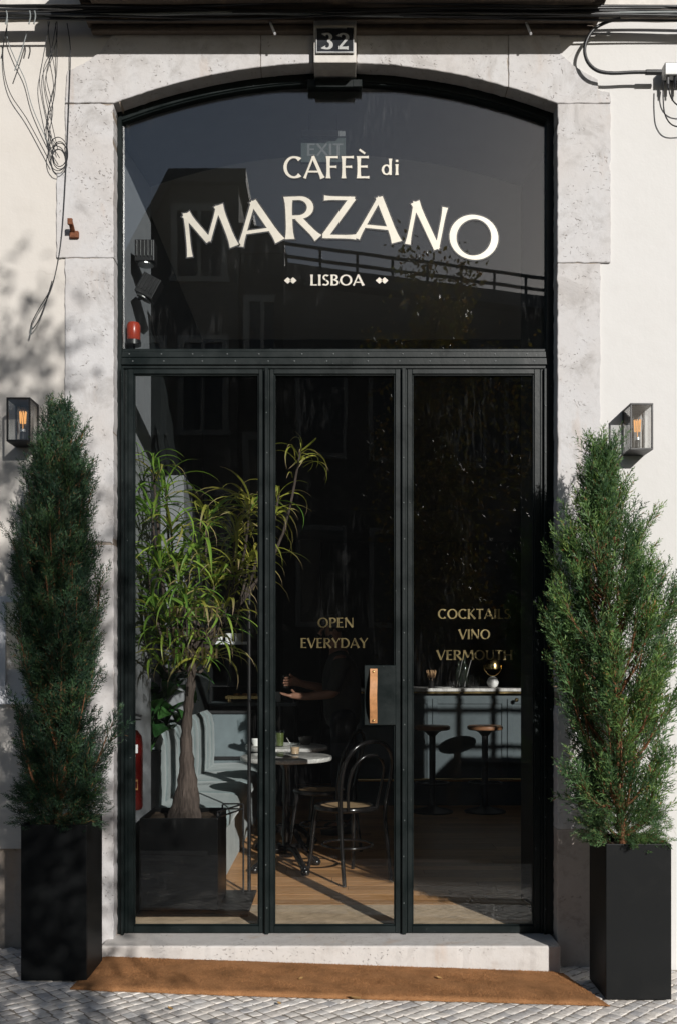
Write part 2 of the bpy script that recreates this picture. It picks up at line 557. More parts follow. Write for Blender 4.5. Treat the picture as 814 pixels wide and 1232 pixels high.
leaf_material('cypress_green', [(0.0, (0.045, 0.10, 0.040)), (0.5, (0.083, 0.165, 0.064)), (0.85, (0.125, 0.22, 0.080)), (0.96, (0.155, 0.24, 0.085)), (0.97, (0.22, 0.13, 0.06)), (1.0, (0.20, 0.12, 0.06))], 0.55, 0.22, clump=9)
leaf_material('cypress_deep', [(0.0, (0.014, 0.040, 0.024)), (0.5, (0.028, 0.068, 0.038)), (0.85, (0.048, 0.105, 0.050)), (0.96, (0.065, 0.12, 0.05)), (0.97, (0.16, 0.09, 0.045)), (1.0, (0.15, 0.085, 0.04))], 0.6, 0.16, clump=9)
leaf_material('palm_green', [(0.0, (0.10, 0.21, 0.035)), (0.6, (0.19, 0.34, 0.05)), (1.0, (0.30, 0.40, 0.07))], 0.4, 0.3, (0.8, 1.0, (0.28, 0.19, 0.09), 0.55))
leaf_material('palm_yellow', [(0.0, (0.22, 0.25, 0.04)), (0.6, (0.33, 0.33, 0.055)), (1.0, (0.40, 0.35, 0.08))], 0.4, 0.3, (0.62, 0.92, (0.40, 0.30, 0.20), 0.2))
leaf_material('broad_leaf', [(0.0, (0.03, 0.10, 0.03)), (1.0, (0.06, 0.16, 0.04))], 0.25, 0.2)
leaf_material('street_leaf', [(0.0, (0.09, 0.085, 0.02)), (0.5, (0.14, 0.10, 0.025)), (0.8, (0.17, 0.08, 0.02)), (1.0, (0.07, 0.09, 0.025))], 0.5, 0.35)
leaf_material('dry_leaf', [(0.0, (0.42, 0.25, 0.09)), (1.0, (0.55, 0.33, 0.14))], 0.7, 0.2)


def emis(name, col, s):
    m, n, out = nt_new(name)
    e = n.nodes.new('ShaderNodeEmission')
    e.inputs[0].default_value = (*col, 1)
    e.inputs[1].default_value = s
    n.links.new(e.outputs[0], out.inputs[0])


emis('filament', (1.0, 0.46, 0.14), 1.1)


# ------------------------------------------------------------------ mesh helpers
class MB:
    def __init__(self):
        self.v, self.f, self.m, self.a = [], [], [], []

    def add(self, verts, faces, mat=0, along=None):
        o = len(self.v)
        self.v.extend([tuple(p) for p in verts])
        self.f.extend([tuple(i + o for i in f) for f in faces])
        self.m.extend([mat] * len(faces))
        self.a.extend(along if along is not None else [0.0] * len(verts))
        return self

    def box(self, x0, x1, y0, y1, z0, z1, mat=0):
        v = [(x, y, z) for z in (z0, z1) for y in (y0, y1) for x in (x0, x1)]
        f = [(0, 2, 3, 1), (4, 5, 7, 6), (0, 1, 5, 4), (2, 6, 7, 3), (0, 4, 6, 2), (1, 3, 7, 5)]
        return self.add(v, f, mat)

    def cbox(self, c, s, rot=None, mat=0):
        v = [Vector((x * s[0] / 2, y * s[1] / 2, z * s[2] / 2)) for z in (-1, 1) for y in (-1, 1) for x in (-1, 1)]
        if rot is not None:
            v = [rot @ p for p in v]
        c = Vector(c)
        f = [(0, 2, 3, 1), (4, 5, 7, 6), (0, 1, 5, 4), (2, 6, 7, 3), (0, 4, 6, 2), (1, 3, 7, 5)]
        return self.add([p + c for p in v], f, mat)

    def prism(self, poly, y0, y1, mat=0):
        """polygon in XZ (counter-clockwise seen from -Y) extruded along Y"""
        k = len(poly)
        v = [(x, y0, z) for x, z in poly] + [(x, y1, z) for x, z in poly]
        f = [tuple(range(k)), tuple(range(2 * k - 1, k - 1, -1))]
        f += [(i, i + k, (i + 1) % k + k, (i + 1) % k) for i in range(k)]
        return self.add(v, f, mat)

    def slab(self, poly, z0, z1, mat=0):
        """polygon in XY extruded along Z"""
        k = len(poly)
        v = [(x, y, z0) for x, y in poly] + [(x, y, z1) for x, y in poly]
        f = [tuple(range(k - 1, -1, -1)), tuple(range(k, 2 * k))]
        f += [(i, (i + 1) % k, (i + 1) % k + k, i + k) for i in range(k)]
        return self.add(v, f, mat)

    def tube(self, pts, r, n=8, mat=0, closed=False, caps=True):
        pts = [Vector(p) for p in pts]
        k = len(pts)
        rs = r if isinstance(r, (list, tuple)) else [r] * k
        tang = []
        for i in range(k):
            if closed:
                t = pts[(i + 1) % k] - pts[i - 1]
            else:
                t = pts[min(i + 1, k - 1)] - pts[max(i - 1, 0)]
            tang.append(t.normalized() if t.length > 1e-9 else Vector((0, 0, 1)))
        up = Vector((0, 0, 1)) if abs(tang[0].z) < 0.9 else Vector((1, 0, 0))
        u = tang[0].cross(up).normalized()
        vs, fs = [], []
        for i in range(k):
            u = (u - tang[i] * u.dot(tang[i]))
            u = u.normalized() if u.length > 1e-6 else tang[i].orthogonal().normalized()
            w = tang[i].cross(u)
            for j in range(n):
                a = 2 * math.pi * j / n
                vs.append(pts[i] + (u * math.cos(a) + w * math.sin(a)) * rs[i])
        for i in range(k if closed else k - 1):
            b = (i + 1) % k
            for j in range(n):
                j2 = (j + 1) % n
                fs.append((i * n + j, i * n + j2, b * n + j2, b * n + j))
        if caps and not closed:
            fs.append(tuple(range(n - 1, -1, -1)))
            fs.append(tuple((k - 1) * n + j for j in range(n)))
        return self.add(vs, fs, mat)

    def lathe(self, prof, c=(0, 0, 0), n=24, mat=0, axis='Z', cap=True):
        c = Vector(c)
        vs, fs = [], []
        for (r, z) in prof:
            for j in range(n):
                a = 2 * math.pi * j / n
                p = Vector((r * math.cos(a), r * math.sin(a), z))
                if axis == 'X':
                    p = Vector((p.z, p.x, p.y))
                elif axis == 'Y':
                    p = Vector((p.x, p.z, p.y))
                vs.append(p + c)
        k = len(prof)
        for i in range(k - 1):
            for j in range(n):
                j2 = (j + 1) % n
                fs.append((i * n + j, i * n + j2, (i + 1) * n + j2, (i + 1) * n + j))
        if cap:
            if prof[0][0] > 1e-5:
                fs.append(tuple(range(n - 1, -1, -1)))
            if prof[-1][0] > 1e-5:
                fs.append(tuple((k - 1) * n + j for j in range(n)))
        return self.add(vs, fs, mat)

    def mesh(self, name, mats, smooth=False):
        me = bpy.data.meshes.new(name)
        me.from_pydata(self.v, [], self.f)
        if any(self.a):
            at = me.attributes.new('along', 'FLOAT', 'POINT')
            at.data.foreach_set('value', self.a)
        for mt in mats:
            me.materials.append(MATS[mt])
        if len(mats) > 1:
            me.polygons.foreach_set('material_index', self.m)
        if smooth:
            me.polygons.foreach_set('use_smooth', [True] * len(me.polygons))
            me.set_sharp_from_angle(angle=rad(smooth if smooth is not True else 45))
        me.update()
        return me

    def build(self, name, mats, parent=None, smooth=False, bevel=0.0, loc=None, bseg=2):
        if isinstance(mats, str):
            mats = (mats,)
        me = self.mesh(name, mats, smooth)
        return link(name, me, parent, bevel, loc, bseg)


def root_loc(o):
    p = Vector((0, 0, 0))
    while o is not None:
        p += o.location
        o = o.parent
    return p


LOCAL = set()


def link(name, me, parent=None, bevel=0.0, loc=None, bseg=2):
    """meshes are written in world coordinates; under a thing they are moved to its own frame"""
    o = bpy.data.objects.new(name, me)
    C.objects.link(o)
    if parent is not None:
        o.parent = parent
        r = parent
        while r.parent is not None:
            r = r.parent
        if r.name not in LOCAL and loc is None:
            off = root_loc(parent)
            if off.length > 0:
                me.transform(Matrix.Translation(-off))
    if loc is not None:
        o.location = loc
    if bevel:
        b = o.modifiers.new('bevel', 'BEVEL')
        b.width = bevel
        b.segments = bseg
        b.limit_method = 'ANGLE'
        b.angle_limit = rad(35)
    return o


def tag(o, label=None, cat=None, group=None, kind=None):
    if label:
        o['label'] = label
    if cat:
        o['category'] = cat
    if group:
        o['group'] = group
    if kind:
        o['kind'] = kind
    return o


def thing(name, label, cat, loc=(0, 0, 0), rz=0.0, group=None, local=False):
    o = bpy.data.objects.new(name, None)
    o.empty_display_size = 0.1
    C.objects.link(o)
    o.location = loc
    o.rotation_euler = (0, 0, rz)
    tag(o, label, cat, group)
    if local:
        LOCAL.add(o.name)
    return o


def struct(o):
    o['kind'] = 'structure'
    return o


def copy_tree(o, parent=None):
    c = o.copy()
    C.objects.link(c)
    c.parent = parent
    for ch in o.children:
        copy_tree(ch, c)
    return c


def smoothpath(pts, sub=6):
    """Catmull-Rom through points"""
    pts = [Vector(p) for p in pts]
    out = []
    k = len(pts)
    for i in range(k - 1):
        p0, p1, p2, p3 = pts[max(i - 1, 0)], pts[i], pts[i + 1], pts[min(i + 2, k - 1)]
        for s in range(sub):
            t = s / sub
            out.append(0.5 * ((2 * p1) + (p2 - p0) * t + (2 * p0 - 5 * p1 + 4 * p2 - p3) * t * t + (-p0 + 3 * p1 - 3 * p2 + p3) * t ** 3))
    out.append(pts[-1])
    return out


def rough_poly(poly, step=0.02, amp=0.0022, seed=0.0):
    """resample an outline and make it slightly uneven"""
    out = []
    k = len(poly)
    for i in range(k):
        a, b = Vector((*poly[i], 0)), Vector((*poly[(i + 1) % k], 0))
        d = (b - a).length
        m = max(1, int(d / step))
        nrm = Vector((-(b - a).y, (b - a).x, 0)).normalized() if d > 0 else Vector()
        for j in range(m):
            p = a + (b - a) * j / m
            w = amp * (mnoise.noise(Vector((p.x * 23 + seed, p.y * 23, seed))) + 0.6 * mnoise.noise(Vector((p.x * 80, p.y * 80 + seed, 3))))
            if j == 0:
                w *= 0.3
            ch_ = mnoise.noise(Vector((p.x * 9 + seed * 2, p.y * 9, 11)))
            if ch_ > 0.42 and amp > 0.003:
                w += (ch_ - 0.42) * 0.035
            q = p + nrm * w
            out.append((q.x, q.y))
    return out

# ------------------------------------------------------------------ geometry of the opening
S_FACE = 239.56            # photo pixels per metre on the wall face
JL, JR = -1.128, 1.098     # stone edges of the opening
ACX = (JL + JR) / 2
HALF = (JR - JL) / 2
SPR, PEAK = 4.146, 4.352
ARC_R = HALF ** 2 / (2 * (PEAK - SPR)) + (PEAK - SPR) / 2
ARC_CZ = PEAK - ARC_R


def arch_z(x, inset=0.0):
    r = ARC_R - inset
    d = x - ACX
    return ARC_CZ + math.sqrt(max(r * r - d * d, 0))


# ------------------------------------------------------------------ the cafe front (building)
cafe = thing('cafe_building', 'cream plastered street front of the cafe with pale stone surround round the arched doorway', 'building')

def wallpart(name, mat, fn, parent=cafe, **kw):
    mb = MB()
    fn(mb)
    return mb.build(name, mat, parent, **kw)

# plaster skins (the stone surround stands 12 mm proud of them)
wallpart('plaster_wall', 'cream_plaster', lambda b: b.prism([(-9, 0.40), (-1.30, 0.40), (-1.30, 4.22), (-1.05, 4.32), (-1.05, 4.66), (-1.30, 4.66), (-1.30, 8.5), (-9, 8.5)], 0.013, 0.155))
wallpart('plaster_wall', 'white_plaster', lambda b: (b.prism([(1.25, -1.2), (2.9, -1.2), (2.9, 8.5), (1.25, 8.5), (1.25, 4.66), (1.03, 4.66), (1.03, 4.32), (1.25, 4.15)], 0.013, 0.155), b.box(4.0, 9, 0.013, 0.155, -1.2, 8.5),
                                               b.box(2.9, 4.0, 0.013, 0.155, 3.65, 8.5), b.box(2.9, 4.0, 0.013, 0.155, -1.2, 2.15)))
wallpart('plaster_wall', 'cream_plaster', lambda b: b.box(-1.30, 1.25, 0.0135, 0.155, 4.70, 8.5))
wallpart('plinth', 'old_stone', lambda b: b.prism(rough_poly([(-9, -1.2), (-1.36, -1.2), (-1.36, 0.397), (-9, 0.397)], 0.05, 0.003), 0.034, 0.155))

# masonry behind, painted inside
arch_in = []
IC, IH, IS, IP = -0.015, 1.075, 4.11, 4.295
IR = IH ** 2 / (2 * (IP - IS)) + (IP - IS) / 2
for k in range(41):
    x = IC - IH + 2 * IH * k / 40
    arch_in.append((x, IP - IR + math.sqrt(IR * IR - (x - IC) ** 2)))
wallpart('masonry', 'inside_paint', lambda b: b.slab([(-9, 0.156), (-1.175, 0.156), (-1.09, 0.8), (-9, 0.8)], -1.2, 4.105))
for q in ((4.0, 9, -1.2, 4.105), (2.9005, 3.9995, -1.2, 2.15), (2.9005, 3.9995, 3.65, 4.105)):
    wallpart('masonry', 'inside_paint', lambda b: b.box(q[0], q[1], 0.156, 0.8, q[2], q[3]))
wallpart('masonry', 'inside_dark', lambda b: b.slab([(1.15, 0.156), (2.9, 0.156), (2.45, 0.8), (1.06, 0.8)], -1.2, 4.105))  # right reveal lies in shade; that shade is put into its dark colour
wallpart('arch_masonry', 'arch_paint', lambda b: b.prism([(9, 4.105), (9, 8.5), (-9, 8.5), (-9, 4.105)] + arch_in, 0.156, 0.8))

# stone surround: separate blocks with recessed joints
G = 0.002
arcpts = lambda x0, x1, n=24: [(x0 + (x1 - x0) * k / n, arch_z(x0 + (x1 - x0) * k / n)) for k in range(n + 1)]
blocks = [
    [(-1.372, -0.6), (JL, -0.6), (JL, 1.93 - G), (-1.372, 1.93 - G)],
    [(-1.372, 1.93 + G), (JL, 1.93 + G), (JL, 3.37 - G), (-1.372, 3.37 - G)],
    [(-1.415, 3.37 + G), (JL, 3.37 + G), (JL, SPR - G), (-1.372, SPR - G), (-1.372, 3.80), (-1.415, 3.80)],
    [(-1.372, SPR + G)] + [(x, max(z, SPR + G)) for x, z in arcpts(JL, -0.39 - G)] + [(-0.39 - G, 4.72), (-1.12, 4.72), (-1.13, 4.50), (-1.19, 4.41), (-1.28, 4.345), (-1.36, 4.31)],
    arcpts(-0.39 + G, -0.124 - G, 8) + [(-0.124 - G, 4.72), (-0.39 + G, 4.72)],
    arcpts(0.089 + G, 0.850 - G, 20) + [(0.850 - G, 4.72), (0.089 + G, 4.72)],
    arcpts(0.850 + G, JR, 12) + [(1.366, SPR + G), (1.362, 4.202), (1.302, 4.215), (1.300, 4.268), (1.18, 4.336), (1.118, 4.395), (1.09, 4.72), (0.850 + G, 4.72)],
    [(JR, 0.50), (1.314, 0.50), (1.314, 1.99 - G), (JR, 1.99 - G)],
    [(JR, -0.6), (1.314, -0.6), (1.314, 0.4985), (JR, 0.4985)],  # split off at the shadow edge to carry the shaded colour
    [(JR, 1.99 + G), (1.314, 1.99 + G), (1.314, 3.345 - G), (JR, 3.345 - G)],
    [(JR, 3.345 + G), (1.366, 3.345 + G), (1.366, SPR - G), (JR, SPR - G)],
]
for i, bl in enumerate(blocks):
    b = MB()
    b.prism(rough_poly(bl, 0.016, 0.0042, i * 3.7), 0.0 + 0.0007 * (i % 3), 0.158)
    b.build('stone_block', 'stained_shaded_stone' if i == 8 else 'limestone', cafe, bevel=0.003, bseg=1)
mort = MB()
mort.prism([(-1.36, -0.6), (JL - 0.004, -0.6), (JL - 0.004, SPR), (-1.36, SPR)], 0.007, 0.15)
mort.prism([(JR + 0.004, -0.6), (1.30, -0.6), (1.30, SPR), (JR + 0.004, SPR)], 0.007, 0.15)
mort.prism([(-1.1, SPR)] + [(x, z + 0.004) for x, z in arcpts(-1.09, 1.07)] + [(1.1, SPR), (1.08, 4.70), (-1.1, 4.70)], 0.0072, 0.1502)
mort.build('mortar_joint', 'old_stone', cafe)

# keystone with the house number
b = MB()
b.prism([(-0.122, 4.317), (0.087, 4.317), (0.087, 4.60), (-0.122, 4.60)], -0.055, 0.15)
b.build('keystone', 'pale_stone_trim', cafe, bevel=0.004)
nz0, nz1 = 4.364, 4.478
pl = MB()
pl.box(-0.106, 0.072, -0.066, -0.0555, nz0, nz1, 0)
for (x0, x1, z0, z1) in ((-0.110, 0.076, nz0 - 0.005, nz0), (-0.110, 0.076, nz1, nz1 + 0.005), (-0.110, -0.106, nz0, nz1), (0.072, 0.076, nz0, nz1)):
    pl.box(x0, x1, -0.0685, -0.0556, z0, z1, 1)
number_plate = pl.build('number_plate', ('plate_enamel', 'steel'), cafe)

# string course, balcony and mouldings
wallpart('string_course', 'pale_stone_trim', lambda b: b.prism(rough_poly([(-9, 4.587), (9, 4.587), (9, 4.80), (-9, 4.80)], 0.06, 0.003), -0.05, 0.0128), bevel=0.006)
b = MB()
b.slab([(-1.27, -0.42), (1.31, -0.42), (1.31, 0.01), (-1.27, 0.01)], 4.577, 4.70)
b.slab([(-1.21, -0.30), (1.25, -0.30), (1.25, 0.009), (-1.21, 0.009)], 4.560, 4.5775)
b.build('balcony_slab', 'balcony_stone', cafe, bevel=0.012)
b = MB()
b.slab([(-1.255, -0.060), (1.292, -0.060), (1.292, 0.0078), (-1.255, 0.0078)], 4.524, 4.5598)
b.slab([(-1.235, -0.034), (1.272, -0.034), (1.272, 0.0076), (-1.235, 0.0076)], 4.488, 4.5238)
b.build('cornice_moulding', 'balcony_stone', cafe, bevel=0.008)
b = MB()
b.slab([(-1.31, -0.46), (1.35, -0.46), (1.35, 0.012), (-1.31, 0.012)], 4.7005, 4.76)
b.build('balcony_slab', 'pale_stone_trim', cafe, bevel=0.015)

# doorstep
b = MB()
b.slab(rough_poly([(-1.165, -0.122), (1.087, -0.122), (1.087, 0.152), (-1.165, 0.152)], 0.03, 0.0035, 5), -0.6, -0.052)
b.build('doorstep', 'step_stone', cafe, bevel=0.010, bseg=3)

# a barred window to the right of the doorway
b = MB()
for (x0, x1, z0, z1) in ((2.9, 2.95, 2.15, 3.65), (3.95, 4.0, 2.15, 3.65), (2.95, 3.95, 2.15, 2.20), (2.95, 3.95, 3.60, 3.65)):
    b.box(x0, x1, 0.09, 0.15, z0, z1)
window = b.build('window', 'green_black_paint', cafe)
b = MB()
for k in range(1, 3):
    x = 2.95 + k / 3
    b.box(x - 0.02, x + 0.02, 0.095, 0.145, 2.20, 3.6)
for k in range(1, 4):
    z = 2.2 + 1.4 * k / 4
    b.box(2.95, 3.95, 0.097, 0.143, z - 0.018, z + 0.018)
b.build('glazing_bar', 'green_black_paint', window)
MB().box(2.95, 3.95, 0.118, 0.122, 2.2, 3.6).build('pane', 'clear_glass', window)

# ------------------------------------------------------------------ the room behind
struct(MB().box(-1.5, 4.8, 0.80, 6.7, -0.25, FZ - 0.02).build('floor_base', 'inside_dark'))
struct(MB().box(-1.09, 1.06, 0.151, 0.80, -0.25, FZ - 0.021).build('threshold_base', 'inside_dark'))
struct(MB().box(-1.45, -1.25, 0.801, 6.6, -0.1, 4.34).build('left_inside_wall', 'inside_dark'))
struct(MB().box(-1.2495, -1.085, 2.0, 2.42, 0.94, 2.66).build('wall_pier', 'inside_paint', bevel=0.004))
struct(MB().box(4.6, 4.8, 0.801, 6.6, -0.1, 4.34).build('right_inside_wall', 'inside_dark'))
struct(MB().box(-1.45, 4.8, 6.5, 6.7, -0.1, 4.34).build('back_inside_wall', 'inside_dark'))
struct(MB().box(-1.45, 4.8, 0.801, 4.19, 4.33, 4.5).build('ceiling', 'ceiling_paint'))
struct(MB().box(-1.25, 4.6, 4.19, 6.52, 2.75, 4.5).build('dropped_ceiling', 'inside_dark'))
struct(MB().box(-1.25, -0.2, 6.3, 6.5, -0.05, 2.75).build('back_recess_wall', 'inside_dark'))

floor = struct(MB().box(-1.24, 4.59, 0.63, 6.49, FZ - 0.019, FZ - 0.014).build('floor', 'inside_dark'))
plank_meshes = {}
for L in (0.4, 0.6, 0.8, 0.9, 1.2, 1.5):
    plank_meshes[L] = MB().box(0, L - 0.003, 0, 0.117, 0, 0.0135).mesh('floorboard', ['floor_wood'])
y = 0.632
while y < 6.3:
    x = -1.24
    L = random.choice((0.4, 0.6, 0.8, 0.9, 1.2))
    while x < 2.1:
        o = bpy.data.objects.new('floorboard', plank_meshes[L])
        C.objects.link(o)
        o.parent = floor
        o.location = (x, y, FZ - 0.0135 + random.uniform(-0.0006, 0.0006))
        x += L
        L = random.choice((0.9, 1.2, 1.5))
    y += 0.12

mt = MB()
nx, ny = 60, 14
vs = []
for j in range(ny + 1):
    for i in range(nx + 1):
        x = -1.085 + 2.14 * i / nx
        yy = 0.153 + 0.475 * j / ny
        vs.append((x, yy, FZ + 0.002 * mnoise.noise(Vector((x * 30, yy * 30, 0)))))
mt.add(vs, [(j * (nx + 1) + i, j * (nx + 1) + i + 1, (j + 1) * (nx + 1) + i + 1, (j + 1) * (nx + 1) + i) for j in range(ny) for i in range(nx)])
mt.box(-1.085, 1.055, 0.1535, 0.6275, FZ - 0.02, FZ - 0.004)
em = mt.build('entrance_mat', 'coir_pale')
tag(em, 'tan coir entrance mat just inside the glass doors', 'mat')

# ------------------------------------------------------------------ lettering: flared roman capitals built from strokes
def fl(x0, y0, x1, y1, w, e0=1, e1=1):
    return ('l', x0, y0, x1, y1, w, e0, e1)


def ar(cx, cy, rx, ry, a0, a1, wv, wh, e0=0, e1=0):
    return ('a', cx, cy, rx, ry, a0, a1, wv, wh, e0, e1)


def glyphs(T, t):
    """T thick, t thin stroke width; cap height 1"""
    g = {}
    h = T / 2
    g['A'] = (0.90, [fl(0.05, 0, 0.43, 1, t, 1, 0), fl(0.41, 1, 0.84, 0, T, 0, 1), fl(0.17, 0.30, 0.70, 0.30, t * 0.9, 0, 0)])
    g['C'] = (0.84, [ar(0.47, 0.5, 0.43 - h * .6, 0.5 - t / 2, 48, 312, T, t, 1, 1)])
    g['F'] = (0.62, [fl(0.14, 0, 0.14, 1, T), fl(0.14, 1 - t / 2, 0.57, 1 - t / 2, t, 0, 1), fl(0.14, 0.52, 0.50, 0.52, t, 0, 1)])
    g['E'] = (0.64, [fl(0.14, 0, 0.14, 1, T), fl(0.14, 1 - t / 2, 0.56, 1 - t / 2, t, 0, 1), fl(0.14, 0.53, 0.51, 0.53, t, 0, 1), fl(0.14, t / 2, 0.59, t / 2, t, 0, 1)])
    g['È'] = (0.64, g['E'][1] + [fl(0.16, 1.30, 0.40, 1.12, t, 0, 0)])
    g['R'] = (0.80, [fl(0.14, 0, 0.14, 1, T), fl(0.14, 1 - t / 2, 0.36, 1 - t / 2, t, 0, 0), ar(0.36, 0.735, 0.25, 0.265 - t / 2, 92, -92, T, t), fl(0.14, 0.47 + t / 2, 0.37, 0.47 + t / 2, t, 0, 0), fl(0.33, 0.50, 0.76, 0.0, T, 0, 1)])
    g['P'] = (0.68, [fl(0.14, 0, 0.14, 1, T), fl(0.14, 1 - t / 2, 0.34, 1 - t / 2, t, 0, 0), ar(0.34, 0.72, 0.26, 0.28 - t / 2, 92, -92, T, t), fl(0.14, 0.44 + t / 2, 0.35, 0.44 + t / 2, t, 0, 0)])
    g['B'] = (0.70, [fl(0.14, 0, 0.14, 1, T), fl(0.14, 1 - t / 2, 0.34, 1 - t / 2, t, 0, 0), ar(0.34, 0.76, 0.20, 0.24 - t / 2, 92, -92, T, t), fl(0.14, 0.525, 0.36, 0.525, t, 0, 0), ar(0.36, 0.265, 0.25, 0.265 - t / 2, 92, -92, T, t), fl(0.14, t / 2, 0.37, t / 2, t, 0, 0)])
    g['D'] = (0.90, [fl(0.14, 0, 0.14, 1, T), fl(0.14, 1 - t / 2, 0.36, 1 - t / 2, t, 0, 0), ar(0.36, 0.5, 0.44, 0.5 - t / 2, 92, -92, T, t), fl(0.14, t / 2, 0.37, t / 2, t, 0, 0)])
    g['Z'] = (0.80, [fl(0.08, 1 - t / 2, 0.72, 1 - t / 2, t, 1, 0), fl(0.68, 0.97, 0.10, 0.03, T, 0, 0), fl(0.06, t / 2, 0.76, t / 2, t, 0, 1)])
    g['N'] = (0.92, [fl(0.13, 0, 0.13, 1, t), fl(0.11, 0.99, 0.79, 0.02, T, 1, 0), fl(0.79, 0.02, 0.79, 1, t, 0, 1)])
    g['M'] = (1.10, [fl(0.06, 0, 0.19, 1, t, 1, 1), fl(0.19, 0.98, 0.54, 0.25, T, 1, 0), fl(0.53, 0.25, 0.91, 0.98, t, 0, 1), fl(0.91, 1, 1.04, 0, T, 1, 1)])
    g['O'] = (1.02, [ar(0.51, 0.5, 0.46 - h * .6, 0.5 - t / 2, 0, 360, T, t)])
    g['L'] = (0.58, [fl(0.14, 0, 0.14, 1, T), fl(0.14, t / 2, 0.55, t / 2, t, 0, 1)])
    g['I'] = (0.28, [fl(0.14, 0, 0.14, 1, T)])
    g['S'] = (0.62, [ar(0.33, 0.745, 0.19, 0.255 - t / 2, 35, 262, T * .8, t * 1.15, 1, 0), ar(0.29, 0.26, 0.225, 0.26 - t / 2, 80, -145, T * .85, t * 1.15, 0, 1)])
    g['V'] = (0.84, [fl(0.05, 1, 0.43, 0.0, T, 1, 0), fl(0.42, 0.0, 0.79, 1, t, 0, 1)])
    g['Y'] = (0.80, [fl(0.04, 1, 0.41, 0.45, T, 1, 0), fl(0.40, 0.45, 0.76, 1, t, 0, 1), fl(0.40, 0, 0.40, 0.5, T, 1, 0)])
    g['K'] = (0.78, [fl(0.14, 0, 0.14, 1, T), fl(0.19, 0.47, 0.66, 1, t, 0, 1), fl(0.28, 0.55, 0.74, 0, T, 0, 1)])
    g['T'] = (0.72, [fl(0.36, 0, 0.36, 1, T, 1, 0), fl(0.03, 1 - t / 2, 0.69, 1 - t / 2, t, 1, 1)])
    g['U'] = (0.86, [fl(0.13, 0.34, 0.13, 1, T, 0, 1), ar(0.425, 0.36, 0.295, 0.36 - t / 2, 180, 360, T, t), fl(0.72, 0.34, 0.72, 1, t, 0, 1)])
    g['H'] = (0.90, [fl(0.14, 0, 0.14, 1, T), fl(0.76, 0, 0.76, 1, T), fl(0.14, 0.52, 0.76, 0.52, t, 0, 0)])
    g['X'] = (0.80, [fl(0.06, 1, 0.74, 0, T), fl(0.70, 1, 0.08, 0, t)])
    g['d'] = (0.66, [fl(0.50, 0, 0.50, 1.0, T, 0, 1), ar(0.29, 0.32, 0.20, 0.32 - t / 2, 0, 360, T, t)])
    g['i'] = (0.28, [fl(0.14, 0, 0.14, 0.66, T), fl(0.14, 0.80, 0.14, 0.93, T * 1.05, 0, 0)])
    return g


def stroke_polys(st, grow=0.0):
    """quads (as centre-line sections) of a stroke: list of (left, right) point pairs"""
    sec = []
    if st[0] == 'l':
        _, x0, y0, x1, y1, w, e0, e1 = st
        a, b = Vector((x0, y0)), Vector((x1, y1))
        d = (b - a).normalized()
        n = Vector((-d.y, d.x))
        L = (b - a).length
        a2, b2 = a - d * grow, b + d * grow
        for t in (0, .06, .16, .32, .68, .84, .94, 1):
            k = 1.0
            if e0 and t < .3:
                k += 0.5 * (1 - t / .32) ** 2 * min(1, 0.14 / w)
            if e1 and t > .7:
                k += 0.5 * (1 - (1 - t) / .32) ** 2 * min(1, 0.14 / w)
            c = a2 + (b2 - a2) * t
            sec.append((c + n * (w * k / 2 + grow), c - n * (w * k / 2 + grow)))
    else:
        _, cx, cy, rx, ry, a0, a1, wv, wh, e0, e1 = st
        m = max(10, int(abs(a1 - a0) / 9))
        for k in range(m + 1):
            t = k / m
            a = rad(a0 + (a1 - a0) * t)
            w = wh + (wv - wh) * abs(math.cos(a)) ** 1.3
            if e0 and t < .12:
                w *= 1 + 0.7 * (1 - t / .12)
            if e1 and t > .88:
                w *= 1 + 0.7 * (1 - (1 - t) / .12)
            n = Vector((math.cos(a) / max(rx, 1e-3), math.sin(a) / max(ry, 1e-3))).normalized()
            c = Vector((cx + rx * math.cos(a), cy + ry * math.sin(a)))
            sec.append((c + n * (w / 2 + grow), c - n * (w / 2 + grow)))
    return sec


def letter_obj(ch, G_, to_world, parent, mat, outline=0.0, lift=0.0):
    """one letter as one mesh lying on the glass; strokes are layered 0.08 mm apart"""
    b = MB()
    adv, strokes = G_[ch]
    lay = lift
    if outline:
        for st in strokes:
            sec = stroke_polys(st, outline)
            vs = []
            for l, r in sec:
                vs += [to_world(l.x, l.y, lay), to_world(r.x, r.y, lay)]
            b.add(vs, [(2 * i, 2 * i + 1, 2 * i + 3, 2 * i + 2) for i in range(len(sec) - 1)], 1)
            lay += 0.00008
    for st in strokes:
        sec = stroke_polys(st)
        vs = []
        for l, r in sec:
            vs += [to_world(l.x, l.y, lay), to_world(r.x, r.y, lay)]
        b.add(vs, [(2 * i, 2 * i + 1, 2 * i + 3, 2 * i + 2) for i in range(len(sec) - 1)], 0)
        lay += 0.00008
    return b.build('letter', (mat, 'letter_outline') if outline else mat, parent)


def text_line(txt, px0, px1, base_py, cap_px, y, parent, mat, T=0.17, t=0.10, outline=0.0):
    """a straight line of lettering between two photo columns"""
    G_ = glyphs(T, t)
    p0, p1 = P(px0, base_py, y), P(px1, base_py, y)
    cap = cap_px / 1197.8 * (y - CAM_Y)
    track = 0.05
    tot = sum(G_[c][0] + track for c in txt) - track
    k = (p1.x - p0.x) / tot
    x = p0.x
    for c in txt:
        f = lambda lx, lz, d, x=x: (x + lx * k, y - 0.0006 - d, p0.z + lz * cap)
        letter_obj(c, G_, f, parent, mat, outline)
        x += (G_[c][0] + track) * k


